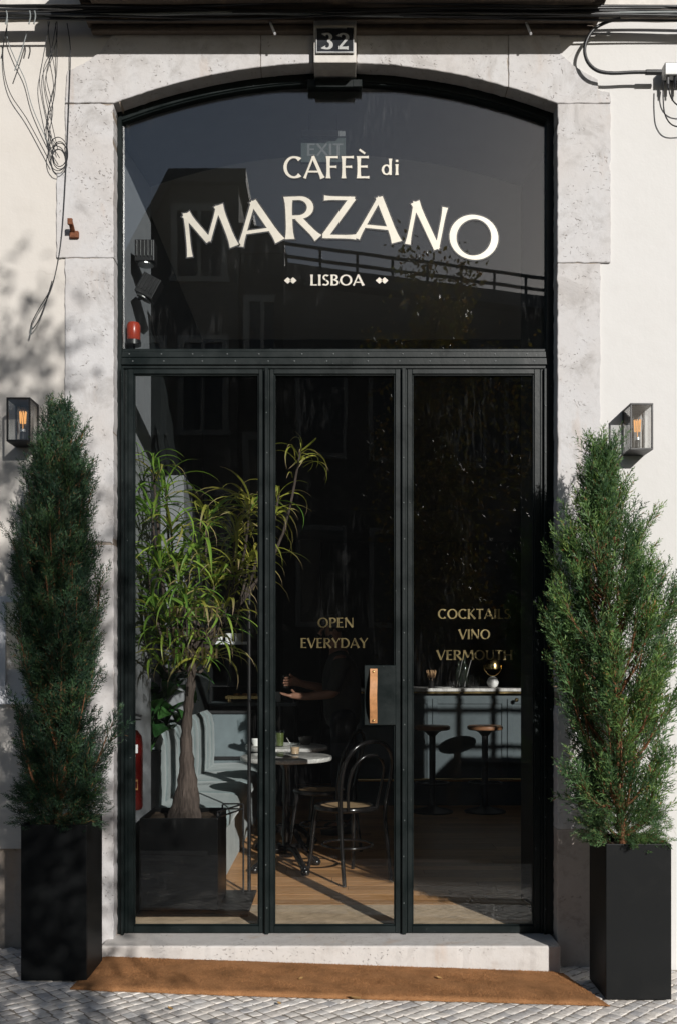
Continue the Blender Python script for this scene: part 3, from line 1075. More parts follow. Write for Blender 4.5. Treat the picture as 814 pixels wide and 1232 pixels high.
# digits of the house number on the plate
def digit(strokes, ox):
    b = MB()
    lay = 0.0
    for st in strokes:
        sec = stroke_polys(st)
        vs = []
        for l, r in sec:
            for q in (l, r):
                vs.append((ox + q.x * 0.085, -0.0672 - lay, 4.376 + q.y * 0.080))
        b.add(vs, [(2 * i, 2 * i + 1, 2 * i + 3, 2 * i + 2) for i in range(len(sec) - 1)])
        lay += 0.0001
    b.build('digit', 'digit_white', number_plate)


digit([ar(0.30, 0.76, 0.22, 0.20, 150, -80, 0.20, 0.10, 1, 0), ar(0.30, 0.27, 0.25, 0.23, 85, -150, 0.22, 0.10, 0, 1)], -0.082)
digit([ar(0.32, 0.72, 0.24, 0.23, 165, -20, 0.20, 0.10, 1, 0), fl(0.53, 0.64, 0.10, 0.10, 0.14, 0, 0), fl(0.06, 0.08, 0.62, 0.08, 0.17, 0, 1)], -0.004)

# ------------------------------------------------------------------ the glazed shopfront
shop = thing('glazed_shopfront', 'dark green steel shopfront with arched fanlight over three glazed door panels', 'shopfront', (0, 0.12, -0.05))
FP = 'green_black_paint'
def fpart(name, fn, parent=shop, mat=FP, bev=0.0025):
    b = MB()
    fn(b)
    return b.build(name, mat, parent, bevel=bev, bseg=1)

fpart('frame_post', lambda b: (b.box(JL - 0.002, -1.106, 0.088, 0.15, -0.051, 4.16), b.box(-1.1055, -1.092, 0.062, 0.15, -0.051, 2.84), b.box(-1.092, -1.076, 0.100, 0.15, -0.051, 2.84)))
fpart('frame_post', lambda b: (b.box(1.062, JR + 0.002, 0.092, 0.15, -0.051, 4.16), b.box(1.047, 1.0615, 0.080, 0.15, -0.051, 2.84), b.box(1.031, 1.047, 0.098, 0.15, -0.051, 2.84)))
arc_o = [(JL + (JR - JL) * k / 40, arch_z(JL + (JR - JL) * k / 40) + 0.003) for k in range(41)]
def inner_arc(ins):
    return [(-1.106 + 2.168 * k / 40, arch_z(-1.106 + 2.168 * k / 40, ins)) for k in range(41)]
fpart('arch_head', lambda b: b.prism(arc_o[::-1] and (inner_arc(0.040) + arc_o[::-1]), 0.094, 0.15))
fpart('arch_bead', lambda b: b.prism(inner_arc(0.047) + inner_arc(0.0405)[::-1], 0.100, 0.14))
fpart('transom_bar', lambda b: (b.box(-1.106, 1.0615, 0.088, 0.15, 2.897, 2.928), b.box(-1.106, 1.0615, 0.096, 0.15, 2.928, 2.944)))
fpart('transom_bar', lambda b: (b.box(-1.108, 1.066, 0.082, 0.15, 2.858, 2.894), b.box(-1.106, 1.0615, 0.092, 0.15, 2.841, 2.8575)))
fpart('mullion', lambda b: (b.box(-0.386, -0.351, 0.100, 0.15, -0.051, 2.841), b.box(-0.375, -0.357, 0.078, 0.100, -0.051, 2.841)))
fpart('mullion', lambda b: (b.box(0.3165, 0.351, 0.100, 0.15, -0.051, 2.841), b.box(0.322, 0.342, 0.078, 0.100, -0.051, 2.841)))
fpart('latch_box', lambda b: (b.box(-0.158, 0.120, 0.066, 0.098, 4.268, 4.306), b.box(-0.115, 0.075, 0.058, 0.0655, 4.262, 4.300)))

fan_y = 0.121
fb = MB()
fb.prism([(-1.106, 2.944), (1.062, 2.944)] + inner_arc(0.045)[::-1], fan_y, fan_y + 0.006)
fan = fb.build('fanlight_pane', 'fanlight_glass', shop)

doors = []
DOORS = [(-1.047, -0.406), (-0.329, 0.290), (0.376, 1.001)]
outer = [(-1.0755, -0.3865), (-0.3505, 0.316), (0.3515, 1.0305)]
for (g0, g1), (o0, o1) in zip(DOORS, outer):
    b = MB()
    zb, zt = -0.012, 2.816
    b.box(o0, g0, 0.097, 0.14, -0.048, 2.8405)
    b.box(g1, o1, 0.097, 0.14, -0.048, 2.8405)
    b.box(g0, g1, 0.0972, 0.14, zt, 2.8405)
    b.box(g0, g1, 0.0972, 0.14, -0.048, zb)
    # glazing beads
    w = 0.007
    b.box(g0 + 0.0002, g0 + w, 0.106, 0.118, zb, zt)
    b.box(g1 - w, g1 - 0.0002, 0.106, 0.118, zb, zt)
    b.box(g0 + w, g1 - w, 0.1062, 0.118, zt - w, zt - 0.0002)
    b.box(g0 + w, g1 - w, 0.1062, 0.118, zb + 0.0002, zb + w)
    d = b.build('door', FP, shop, bevel=0.002, bseg=1)
    MB().box(g0 + 0.0005, g1 - 0.0005, 0.120, 0.126, zb + 0.0005, zt - 0.0005).build('pane', 'door_glass', d)
    doors.append(d)

# screw heads and chipped spots along the bars
b = MB()
for x in np.arange(-1.06, 1.05, 0.17):
    for z in (2.876, 2.914):
        xx = x + random.uniform(-0.03, 0.03)
        b.lathe([(0.0045, 0.0), (0.0035, -0.003), (0.0, -0.0032)], (xx, 0.082 if z < 2.89 else 0.088, z), 6, axis='Y')
for x in (-0.366, 0.332):
    for z in np.arange(0.1, 2.8, 0.23):
        b.lathe([(0.0042, 0.0), (0.0032, -0.003), (0.0, -0.0032)], (x + random.uniform(-.003, .003), 0.078, z + random.uniform(-.03, .03)), 6, axis='Y')
for z in np.arange(0.1, 2.8, 0.21):
    b.lathe([(0.0042, 0.0), (0.0032, -0.003), (0.0, -0.0032)], (1.054, 0.080, z + random.uniform(-.03, .03)), 6, axis='Y')
tag(b.build('screw_head', 'screw_paint', shop), kind='stuff')

# door pull: plate, leather strap, studs
d2 = doors[1]
fpart('handle_plate', lambda b: b.box(0.131, 0.293, 0.092, 0.1055, 1.0165, 1.324), d2, bev=0.003)
st = MB()
path = smoothpath([(0.178, 0.090, 1.306), (0.178, 0.082, 1.285), (0.177, 0.060, 1.235), (0.175, 0.052, 1.168), (0.1765, 0.060, 1.10), (0.1775, 0.082, 1.05), (0.1775, 0.090, 1.027)], 5)
hw = 0.019
vs, fs = [], []
for i, p in enumerate(path):
    for dx, dy in ((-hw, 0), (hw, 0), (hw, -0.005), (-hw, -0.005)):
        vs.append((p.x + dx, p.y + dy, p.z))
for i in range(len(path) - 1):
    for j in range(4):
        j2 = (j + 1) % 4
        fs.append((i * 4 + j, (i + 1) * 4 + j, (i + 1) * 4 + j2, i * 4 + j2))
fs += [(0, 1, 2, 3), tuple(len(vs) - 4 + j for j in (3, 2, 1, 0))]
st.add(vs, fs)
st.build('leather_strap', 'leather', d2, bevel=0.0015)
for z in (1.292, 1.043):
    b = MB()
    b.lathe([(0.006, 0), (0.0055, -0.004), (0.003, -0.006), (0, -0.0065)], (0.1775, 0.0775, z), 10, axis='Y')
    b.build('stud', 'brass', d2, smooth=True)

# lettering on the glass
LY = fan_y
def arched(ch, px, py, ang, cap_px, wscale, T=0.142, t=0.085, y=LY):
    G_ = glyphs(T, t)
    p = P(px, py, y)
    cap = cap_px / 1197.8 * (y - CAM_Y)
    ca, sa = math.cos(rad(ang)), math.sin(rad(ang))
    f = lambda lx, lz, d: (p.x + (lx * wscale * ca - lz * sa) * cap, y - 0.0006 - d, p.z + (lx * wscale * sa + lz * ca) * cap)
    letter_obj(ch, G_, f, fan, 'gold_leaf', 0.03)


arched('M', 225.5, 310, 13.5, 52.5, 1.07)
arched('A', 286.5, 297, 8.0, 52, 1.17)
arched('R', 341, 288, 2.0, 51, 1.08)
arched('Z', 384.5, 286.5, -1.0, 50.5, 1.13)
arched('A', 425.5, 286.5, -5.5, 52, 1.18)
arched('N', 483, 292.5, -11.0, 52, 1.04)
arched('O', 533, 304, -14.0, 53.5, 1.13)
text_line('CAFFÈ', 341, 445, 214.5, 26.5, LY, fan, 'gold_leaf', 0.14, 0.085, 0.03)
text_line('di', 458, 480, 210.5, 19.5, LY, fan, 'gold_leaf', 0.125, 0.08, 0.03)
text_line('LISBOA', 373, 437.5, 343.5, 13.0, LY, fan, 'gold_leaf', 0.165, 0.10, 0.03)
for cx in (346.3, 352.6, 455.8, 462.2):
    c = P(cx, 337.5, LY)
    b = MB()
    b.add([(c.x - 0.0185, LY - 0.0008, c.z), (c.x, LY - 0.0008, c.z - 0.017), (c.x + 0.0185, LY - 0.0008, c.z), (c.x, LY - 0.0008, c.z + 0.017)], [(0, 1, 2, 3)])
    b.build('diamond', 'gold_leaf', fan)
for d, lines in ((0, (('PIZZETTE', 203, 267, 742.5), ('FOCACCIA', 200, 270, 767), ('PANINI', 208, 262.5, 792))),
                 (1, (('OPEN', 382, 425.5, 755), ('EVERYDAY', 361.5, 442, 779.5))),
                 (2, (('COCKTAILS', 526, 613, 744.5), ('VINO', 551, 589, 769), ('VERMOUTH', 524.5, 616, 794)))):
    for txt, a, bb, base in lines:
        text_line(txt, a, bb, base, 11.8, 0.120, doors[d], 'brass_letter', 0.175, 0.085)

# ------------------------------------------------------------------ street: ground, pavement, road
def tilted(name, x0, x1, y0, y1, dz, mat, nx=8, ny=2):
    b = MB()
    vs = [(x0 + (x1 - x0) * i / nx, y0 + (y1 - y0) * j / ny, gz(max(-12, min(12, x0 + (x1 - x0) * i / nx))) + dz) for j in range(ny + 1) for i in range(nx + 1)]
    b.add(vs, [(j * (nx + 1) + i, j * (nx + 1) + i + 1, (j + 1) * (nx + 1) + i + 1, (j + 1) * (nx + 1) + i) for j in range(ny) for i in range(nx)])
    return struct(b.build(name, mat))

tilted('ground', -400, 400, -400, 400, -0.62, 'far_ground', 40, 20)
pavement = tilted('pavement', -12, 12, -2.30, 0.03, -0.0032, 'joint_sand')
road = tilted('road', -12, 12, -11.0, -2.42, -0.11, 'asphalt')
tilted('far_pavement', -12, 12, -16.0, -11.0, -0.02, 'joint_sand')
for k in range(16):
    x = -8 + k
    b = MB()
    b.box(x + 0.004, x + 0.996, -2.425, -2.298, gz(x + .5) - 0.25, gz(x + .5) - 0.002)
    b.build('kerb_stone', 'step_stone', pavement, bevel=0.01)

# planter footprints, needed to know which stones show
PL_L = (-1.434, -1.136)
PL_R = (1.207, 1.503)
cob_meshes = []
for k in range(10):
    r_ = random.Random(100 + k)
    b = MB()
    s = 0.0265
    top, bot, mid = [], [], []
    for cx, cy in ((-1, -1), (1, -1), (1, 1), (-1, 1)):
        jx, jy = r_.uniform(-.0045, .0045), r_.uniform(-.0045, .0045)
        top.append((cx * s * .88 + jx, cy * s * .88 + jy, 0.0072 + r_.uniform(-.0008, .0008)))
        mid.append((cx * s * .97 + jx, cy * s * .97 + jy, 0.0052))
        bot.append((cx * s + jx, cy * s + jy, -0.02))
    ctr = [(q[0] * .52 + r_.uniform(-.002, .002), q[1] * .52 + r_.uniform(-.002, .002), 0.0088 + r_.uniform(-.0006, .0006)) for q in top]
    # worn, slightly domed stone
    b.add(ctr + top + mid + bot, [(0, 1, 2, 3)] + [(i + o4, (i + 1) % 4 + o4, (i + 1) % 4 + o4 - 4, i + o4 - 4) for o4 in (4, 8, 12) for i in range(4)])
    cob_meshes.append(b.mesh('cobblestone', ['cobble'], smooth=50))
pitch = 0.0555
cells = []
c45 = math.sqrt(0.5)
for i in range(-90, 90):
    for j in range(-90, 90):
        u, v = i * pitch, j * pitch
        # rows wander like hand-laid stone
        u += 0.012 * math.sin(j * 0.35) + 0.006 * math.sin(i * .9 + j)
        v += 0.012 * math.sin(i * 0.27 + 1.0)
        x, y = (u - v) * c45, (u + v) * c45 - 1.1
        if not (-2.9 < x < 2.9 and -2.27 < y < 0.012):
            continue
        if -1.19 < y < -1.06 and 0.2 < x < 2.4:
            continue
        cells.append((x, y))
def shows(x, y):
    z = gz(x)
    s = 1197.8 / (y - CAM_Y)
    px, py = 407 + x * s, 800 + (CAM_Z - z) * s
    if not (-6 < px < 820 and py < 1240):
        return False
    if y > -0.59 and -1.17 < x < 1.19:
        return False
    for a, b_ in (PL_L, PL_R):
        if a < x < b_ and y > -0.5:
            return False
    return True
vis = sorted([c for c in cells if shows(*c)], key=lambda c: c[1])
front = set(vis[:300])
slope_rot = math.atan(-0.033)
rest = MB()
for (x, y) in cells:
    me = random.choice(cob_meshes)
    ang = rad(45) + random.uniform(-.1, .1) + random.choice((0, 1, 2, 3)) * math.pi / 2
    z = gz(x) - 0.008 + random.uniform(-.0011, .0011)
    if (x, y) in front:
        o = bpy.data.objects.new('cobblestone', me)
        C.objects.link(o)
        o.parent = pavement
        o.location = (x, y, z)
        o.rotation_euler = (random.uniform(-.03, .03), -slope_rot + random.uniform(-.03, .03), ang)
    else:
        M = Matrix.Translation((x, y, z)) @ Matrix.Rotation(ang, 4, 'Z') @ Matrix.Rotation(random.uniform(-.04, .04), 4, 'X')
        rest.add([M @ vv.co for vv in me.vertices], [tuple(p.vertices) for p in me.polygons])
tag(rest.build('cobblestone_field', 'cobble', pavement), kind='stuff')

# slot drain in the pavement
drain = thing('drain_channel', 'narrow slotted drain grating set in the cobbled pavement in front of the door', 'drain', (1.3, -1.125, gz(1.3)), local=True)
b = MB()
L0, L1 = -1.05, 1.05
b.box(L0, L1, -0.062, -0.050, -0.05, 0.004)
b.box(L0, L1, 0.050, 0.062, -0.05, 0.004)
b.box(L0, L1, -0.05, 0.05, -0.05, -0.03)
b.build('channel', 'black_metal', drain)
b = MB()
for k in range(60):
    x = L0 + 0.02 + k * 0.035
    b.slab([(x, -0.05), (x + 0.014, -0.05), (x + 0.034, 0.05), (x + 0.020, 0.05)], -0.02, 0.003)
tag(b.build('grate_bar', 'steel', drain), kind='stuff')
drain.rotation_euler = (0, -slope_rot, 0)

# ------------------------------------------------------------------ coir doormat at the step
def mat_z(x):
    return gz(x) + 0.004
mat = MB()
nx, ny = 150, 34
def mat_xy(u, v):
    # u along, v depth 0 front .. 1 back
    fx = -1.185 + 2.385 * u
    bx = -1.172 + 2.268 * u
    fy = -0.600 - 0.012 * math.sin(u * 5.2) + 0.007 * mnoise.noise(Vector((u * 22, 0, 0))) + 0.004 * mnoise.noise(Vector((u * 70, 3, 0)))
    by = -0.128 - 0.006 * u
    return fx + (bx - fx) * v, fy + (by - fy) * v
vs = []
for j in range(ny + 1):
    for i in range(nx + 1):
        x, y = mat_xy(i / nx, j / ny)
        edge = min(i, nx - i, j * 3, (ny - j) * 3)
        h = 0.016 * min(1, 0.12 + edge / 5)
        vs.append((x, y, mat_z(x) + h + 0.0022 * mnoise.noise(Vector((x * 45, y * 45, 1))) + 0.003 * mnoise.noise(Vector((x * 4, y * 9, 5)))))
fs = [(j * (nx + 1) + i, j * (nx + 1) + i + 1, (j + 1) * (nx + 1) + i + 1, (j + 1) * (nx + 1) + i) for j in range(ny) for i in range(nx)]
ring = [i for i in range(nx + 1)] + [j * (nx + 1) + nx for j in range(1, ny + 1)] + [ny * (nx + 1) + i for i in range(nx - 1, -1, -1)] + [j * (nx + 1) for j in range(ny - 1, 0, -1)]
base = len(vs)
for r_ in ring:
    x, y, z = vs[r_]
    vs.append((x, y, mat_z(x)))
K = len(ring)
fs += [(base + i, base + (i + 1) % K, ring[(i + 1) % K], ring[i]) for i in range(K)]
mat.add(vs, fs)
doormat = mat.build('doormat', 'coir', None, smooth=60)
tag(doormat, 'long brown coir doormat laid on the cobbles against the stone step', 'doormat')
bm_ = MB()
for k in range(70000):
    u, v = random.random(), random.random()
    if k < 3000:
        v = random.uniform(-0.004, 0.01)
    x, y = mat_xy(u, v)
    ee = min(u * nx, nx - u * nx, v * ny * 3, (ny - v * ny) * 3)
    h = mat_z(x) + 0.016 * min(1, max(.05, .12 + ee / 5)) - 0.0025
    a = random.uniform(0, 6.283)
    l = random.uniform(0.005, 0.012)
    tx, ty = math.cos(a) * l * .8, math.sin(a) * l * .8
    w = 0.0012
    bm_.add([(x - w, y, h), (x + w, y, h), (x + tx, y + ty, h + l * random.uniform(.3, .8))], [(0, 1, 2)])
tag(bm_.build('bristle', 'coir', doormat), kind='stuff')

# fallen leaves
leaf_spots = [(427, 1202, 'large curled tan leaf fallen on the front edge of the doormat'), (362, 1178, 'small dry leaf lying in the middle of the doormat'),
              (528, 1177, 'pale dry leaf lying on the right half of the doormat'), (336, 1208, 'dry leaf on the cobbles just in front of the doormat'),
              (205, 1214, 'dry leaf on the cobbles near the shaded left corner')]
for k, (px, py, lab) in enumerate(leaf_spots):
    # intersect the pixel with the mat / street
    best = None
    for yy in np.linspace(-0.86, -0.13, 300):
        p = P(px, py, yy)
        top = gz(p.x) + (0.026 if (yy > -0.6) else 0.010)
        if p.z <= top:
            best = (p.x, yy, top)
            break
    if not best:
        continue
    b = MB()
    s = 0.030 if k == 0 else 0.015
    vs = []
    for i in range(7):
        t = i / 6
        w = s * 0.62 * math.sin(math.pi * (0.06 + 0.9 * t)) ** 0.8
        cz = 0.3 * s * (2 * t - 1) ** 2
        vs += [(s * (2 * t - 1), -w, cz + w * .4), (s * (2 * t - 1), 0, cz), (s * (2 * t - 1), w, cz + w * .5)]
    b.add(vs, [(i * 3 + j, i * 3 + 3 + j, i * 3 + 4 + j, i * 3 + 1 + j) for i in range(6) for j in range(2)])
    o = b.build('fallen_leaf', 'dry_leaf', None, smooth=60)
    o.location = best
    o.rotation_euler = (random.uniform(-.25, .25), random.uniform(-.25, .25), random.uniform(0, 6))
    tag(o, lab, 'leaf', 'dry leaves fallen by the door')

# ------------------------------------------------------------------ planters
def planter(x0, x1, label):
    yc0, yc1 = -0.50, -0.203
    z0, z1 = gz((x0 + x1) / 2) + 0.008, gz((x0 + x1) / 2) + 0.712
    t = thing('square_planter', label, 'planter', ((x0 + x1) / 2, (yc0 + yc1) / 2, z0), group='tall black planters beside the door')
    b = MB()
    w = 0.014
    b.box(x0, x1, yc0, yc0 + w, z0, z1)
    b.box(x0, x1, yc1 - w, yc1, z0, z1)
    b.box(x0, x0 + w, yc0 + w, yc1 - w, z0, z1)
    b.box(x1 - w, x1, yc0 + w, yc1 - w, z0, z1)
    b.box(x0 + w, x1 - w, yc0 + w, yc1 - w, z0, z0 + 0.02)
    b.build('box', 'planter_black', t, bevel=0.003)
    sb = MB()
    n = 10
    vs = [(x0 + w + (x1 - x0 - 2 * w) * i / n, yc0 + w + (yc1 - yc0 - 2 * w) * j / n, z1 - 0.03 + random.uniform(-.008, .008)) for j in range(n + 1) for i in range(n + 1)]
    sb.add(vs, [(j * (n + 1) + i, j * (n + 1) + i + 1, (j + 1) * (n + 1) + i + 1, (j + 1) * (n + 1) + i) for j in range(n) for i in range(n)])
    sb.build('soil', 'soil', t)
    return z1 - 0.03


zl = planter(*PL_L, 'tall matt black planter left of the door, standing in shade under the darker conifer')
zr = planter(*PL_R, 'tall matt black planter right of the door, its front face in sun')


# ------------------------------------------------------------------ conifers
def plume(seed):
    """one feathery spray along +Z, length 1: list of diamond blades (n,4,3)"""
    r = np.random.default_rng(seed)
    blades = []
    def blade(p, d, L, w, nrm):
        d = d / np.linalg.norm(d)
        s = np.cross(d, nrm)
        ns = np.linalg.norm(s)
        s = s / ns if ns > 1e-6 else np.array([1.0, 0, 0])
        blades.append([p, p + d * L * .45 + s * w, p + d * L, p + d * L * .45 - s * w])
    z = np.array([0, 0, 1.0])
    for k in range(4):
        blade(z * k * .24, z + r.normal(0, .05, 3), .3, .012, np.array([math.cos(k), math.sin(k), 0]))
    for k in range(15):
        t = .08 + .86 * k / 14
        az = k * 2.4 + r.uniform(-.4, .4)
        out = np.array([math.cos(az), math.sin(az) * .55, 0])
        d = out * .62 + z * .8
        L = (.40 - .27 * t) * r.uniform(.75, 1.15)
        p0 = z * t
        nrm = np.cross(d, z) + r.normal(0, .3, 3)
        blade(p0, d, L, .013, nrm)
        d = d / np.linalg.norm(d)
        for q in range(5):
            tt = .2 + .75 * q / 4
            sd = np.cross(d, nrm / np.linalg.norm(nrm)) * (1 if q % 2 else -1)
            dd = d * .85 + sd * .6 + r.normal(0, .18, 3)
            blade(p0 + d * L * tt, dd, L * (.42 - .16 * tt) + .03, .012, nrm + r.normal(0, .5, 3))
    return np.array(blades)


PLUMES = [plume(s) for s in range(6)]


def conifer(name, label, base, H, prof, nlimb, dens, pl_len, mat, seed, lean=(0, 0), fan=0.5, squash=0.9):
    skirt_n = 330
    lo = .15 if fan < .5 else .28
    r = np.random.default_rng(seed)
    t = thing('conifer', label, 'conifer', base, group='potted conifers beside the door')
    base = np.array(base)
    hs, rs = zip(*prof)
    env = lambda h: float(np.interp(h / H, hs, rs))
    def axis(h):
        return base + np.array([lean[0] * h / H + .012 * math.sin(h * 5 + seed), lean[1] * h / H, h])
    b = MB()
    zs = np.linspace(-0.02, H * .86, 12)
    b.tube([axis(z) for z in zs], [.017 * (1 - z / H) + .003 for z in zs], 7)
    b.build('trunk', 'twig_bark', t, smooth=60)
    pos, dirs, lens, tint = [], [], [], []
    for k in range(nlimb):
        h0 = H * (0.015 + 0.84 * ((k + r.random()) / nlimb) ** 1.0)
        az = k * 2.39996 + r.uniform(-.5, .5)
        if k < nlimb * .16:
            h0 = H * r.uniform(.005, .10)
        rise = (.45 if k < nlimb * .10 else 1) * H * r.uniform(.10, .24 if fan > .5 else .36) * (1 - 0.35 * h0 / H) * (1.3 if fan > .5 else 1.0)
        h1 = min(h0 + rise, H * .985)
        rr = max(.015, env(h1) - .05) * r.uniform(.70, 1.06)
        o = np.array([math.cos(az), math.sin(az) * squash, 0])
        if r.random() < .10:
            rr = rr * 1.4 + .02
        p0, p1 = axis(h0), axis(h1) + o * rr
        lt_ = r.uniform(.15, 1.0)
        mid = p0 * .5 + p1 * .5 + o * rr * .16 - np.array([0, 0, rise * .10])
        pts = [p0, mid, p1]
        path = [Vector(p) for p in smoothpath(pts, 4)]
        lb = MB()
        lb.tube(path, [.0075 * (1 - .75 * i / (len(path) - 1)) * (1.2 - h0 / H * .6) for i in range(len(path))], 4, caps=False)
        lb.build('branch', 'twig_bark', t)
        L = sum((path[i + 1] - path[i]).length for i in range(len(path) - 1))
        n = max(6, int(dens * (L + .05) * 10))
        for q in range(n):
            s = lo + (1 - lo) * (q + r.random()) / n
            f = s * (len(path) - 1)
            i = min(int(f), len(path) - 2)
            pp = np.array(path[i].lerp(path[i + 1], f - i))
            tg = np.array((path[i + 1] - path[i]).normalized())
            side = r.normal(0, 1, 3)
            side -= tg * side.dot(tg)
            side /= np.linalg.norm(side)
            d = tg * .9 + side * r.uniform(.05, .7 if fan < .5 else .5) + o * fan * .35 + np.array([0, 0, .42])
            pos.append(pp + side * r.uniform(0, .012))
            dirs.append(d / np.linalg.norm(d))
            lens.append(pl_len * r.uniform(.6, 1.2) * (1.05 - .3 * h0 / H))
            tint.append(lt_)
    # leading shoots at the top
    for k in range(int(10 * dens)):
        h = H * r.uniform(.80, .93)
        az = r.uniform(0, 6.28)
        pos.append(axis(h) + np.array([math.cos(az), math.sin(az), 0]) * env(h) * r.uniform(0, .6))
        d = np.array([math.cos(az) * .3, math.sin(az) * .3, 1]) + r.normal(0, .12, 3)
        dirs.append(d / np.linalg.norm(d))
        lens.append(pl_len * r.uniform(.6, 1.1))
        tint.append(r.uniform(.4, 1))
    # low skirt of foliage lying over the planter rim
    for k in range(skirt_n):
        az = r.uniform(0, 6.28)
        rr = .15 * math.sqrt(r.random())
        o = np.array([math.cos(az), math.sin(az), 0])
        pos.append(axis(r.uniform(.0, .20)) + o * rr)
        d = o * r.uniform(.4, 1.2) + np.array([0, 0, r.uniform(-.15, .8)]) + r.normal(0, .2, 3)
        dirs.append(d / np.linalg.norm(d))
        lens.append(r.uniform(.07, .125))
        tint.append(r.uniform(.1, .7))
    V, TT = [], []
    for p, d, L, tv in zip(pos, dirs, lens, tint):
        u = np.cross(d, r.normal(0, 1, 3))
        u /= np.linalg.norm(u)
        w = np.cross(d, u)
        M = np.stack([u, w, d])
        pl = PLUMES[r.integers(len(PLUMES))]
        bend = (pl @ M) * L
        V.append(bend + p)
        tv_ = np.clip(tv + r.normal(0, .12, len(pl)), .1, 1.0)
        tv_[:2] = 0.0
        TT.append(np.repeat(tv_, 4))
    V = np.concatenate(V).reshape(-1, 3) - np.array(t.location)
    nb = len(V) // 4
    me = bpy.data.meshes.new('foliage')
    me.vertices.add(len(V))
    me.vertices.foreach_set('co', V.astype(np.float32).ravel())
    me.loops.add(nb * 4)
    me.loops.foreach_set('vertex_index', np.arange(nb * 4, dtype=np.int32))
    me.polygons.add(nb)
    me.polygons.foreach_set('loop_start', np.arange(0, nb * 4, 4, dtype=np.int32))
    me.update(calc_edges=True)
    me.validate()
    at_ = me.attributes.new('along', 'FLOAT', 'POINT')
    at_.data.foreach_set('value', np.concatenate(TT).astype(np.float32))
    me.materials.append(MATS[mat])
    fo = bpy.data.objects.new('foliage', me)
    C.objects.link(fo)
    fo.parent = t
    fo['kind'] = 'stuff'
    return t


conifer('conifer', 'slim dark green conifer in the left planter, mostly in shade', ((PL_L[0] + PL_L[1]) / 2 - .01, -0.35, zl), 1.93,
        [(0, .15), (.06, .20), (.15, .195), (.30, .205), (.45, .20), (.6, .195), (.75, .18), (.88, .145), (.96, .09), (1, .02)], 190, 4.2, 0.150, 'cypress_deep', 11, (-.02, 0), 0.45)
conifer('conifer', 'loose bright green conifer in the right planter, lit by the sun', ((PL_R[0] + PL_R[1]) / 2 - .02, -0.35, zr), 1.84,
        [(0, .14), (.08, .19), (.2, .23), (.35, .27), (.5, .31), (.62, .305), (.72, .23), (.82, .15), (.92, .08), (1, .01)], 125, 2.2, 0.21, 'cypress_green', 23, (-.12, 0), 0.75)

# ------------------------------------------------------------------ wall lanterns
def lantern(x0, x1, z0, z1, label):
    yf, yb = -0.132, 0.012
    t = thing('wall_lantern', label, 'wall lamp', ((x0 + x1) / 2, yb, z0), group='box lanterns on the wall')
    w = 0.0085
    b = MB()
    for x in (x0, x1 - w):
        for y in (yf, yb - w - 0.001):
            b.box(x, x + w, y, y + w, z0 + w, z1 - w)
    b.box(x0, x1, yf, yb - 0.001, z1 - w, z1)
    b.box(x0, x1, yf, yb - 0.001, z0, z0 + w)
    b.build('frame', 'lamp_metal', t, bevel=0.001, bseg=1)
    xc, yc = (x0 + x1) / 2, (yf + yb) / 2
    MB().box(xc - 0.032, xc + 0.032, yb - 0.016, yb - 0.002, z0 + w, z1 - w).build('back_plate', 'lamp_metal', t)
    MB().box(x0 + w, x1 - w, yf + 0.003, yf + 0.0055, z0 + w, z1 - w).build('pane', 'clear_glass', t)
    for x in (x0 + 0.003, x1 - 0.0055):
        MB().box(x, x + 0.0025, yf + w, yb - w - 0.001, z0 + w, z1 - w).build('pane', 'clear_glass', t)
    b = MB()
    zb = z0 + w
    b.lathe([(0.017, zb), (0.017, zb + 0.012), (0.0145, zb + 0.014), (0.0145, zb + 0.050), (0.012, zb + 0.053)], (xc, yc, 0), 14)
    b.build('socket', 'lamp_metal', t, smooth=True)
    MB().lathe([(0.0125, zb + 0.0535), (0.0125, zb + 0.066), (0.010, zb + 0.068)], (xc, yc, 0), 14).build('bulb_cap', 'steel', t, smooth=True)
    b = MB()
    q = zb + 0.066
    b.lathe([(0.011, q), (0.014, q + 0.012), (0.021, q + 0.035), (0.0275, q + 0.062), (0.029, q + 0.080), (0.026, q + 0.096), (0.017, q + 0.108), (0.006, q + 0.1135), (0, q + 0.114)], (xc, yc, 0), 20)
    b.build('bulb', 'clear_glass', t, smooth=True)
    b = MB()
    for k in range(9):
        a = 2 * math.pi * k / 9
        b.tube([(xc + .013 * math.cos(a), yc + .013 * math.sin(a), q + 0.030), (xc + .0165 * math.cos(a + .2), yc + .0165 * math.sin(a + .2), q + 0.088)], 0.0022, 5)
    b.tube([(xc, yc, q + 0.004), (xc, yc, q + 0.09)], 0.0015, 4)
    b.build('filament', 'filament', t)


lantern(-1.622, -1.505, 2.419, 2.634, 'black box lantern with amber bulb on the dappled wall left of the door')
lantern(1.425, 1.537, 2.378, 2.606, 'black box lantern with amber bulb on the sunlit wall right of the door')

# ------------------------------------------------------------------ white menu case on the left wall
mc = thing('menu_case', 'white framed menu case on the wall behind the left conifer', 'menu board', (-1.555, 0.012, 1.13))
b = MB()
x0, x1, z0, z1 = -1.690, -1.40, 1.128, 1.668
for (a, c_, d_, e) in ((x0, x0 + .03, z0, z1), (x1 - .03, x1, z0, z1), (x0 + .03, x1 - .03, z0, z0 + .03), (x0 + .03, x1 - .03, z1 - .03, z1)):
    b.box(a, c_, -0.030, 0.012, d_, e)
b.build('frame', 'white_paint', mc, bevel=0.002)
MB().box(x0 + .03, x1 - .03, -0.012, 0.010, z0 + .03, z1 - .03).build('sheet', 'paper', mc)
MB().box(x0 + .03, x1 - .03, -0.024, -0.021, z0 + .03, z1 - .03).build('pane', 'clear_glass', mc)

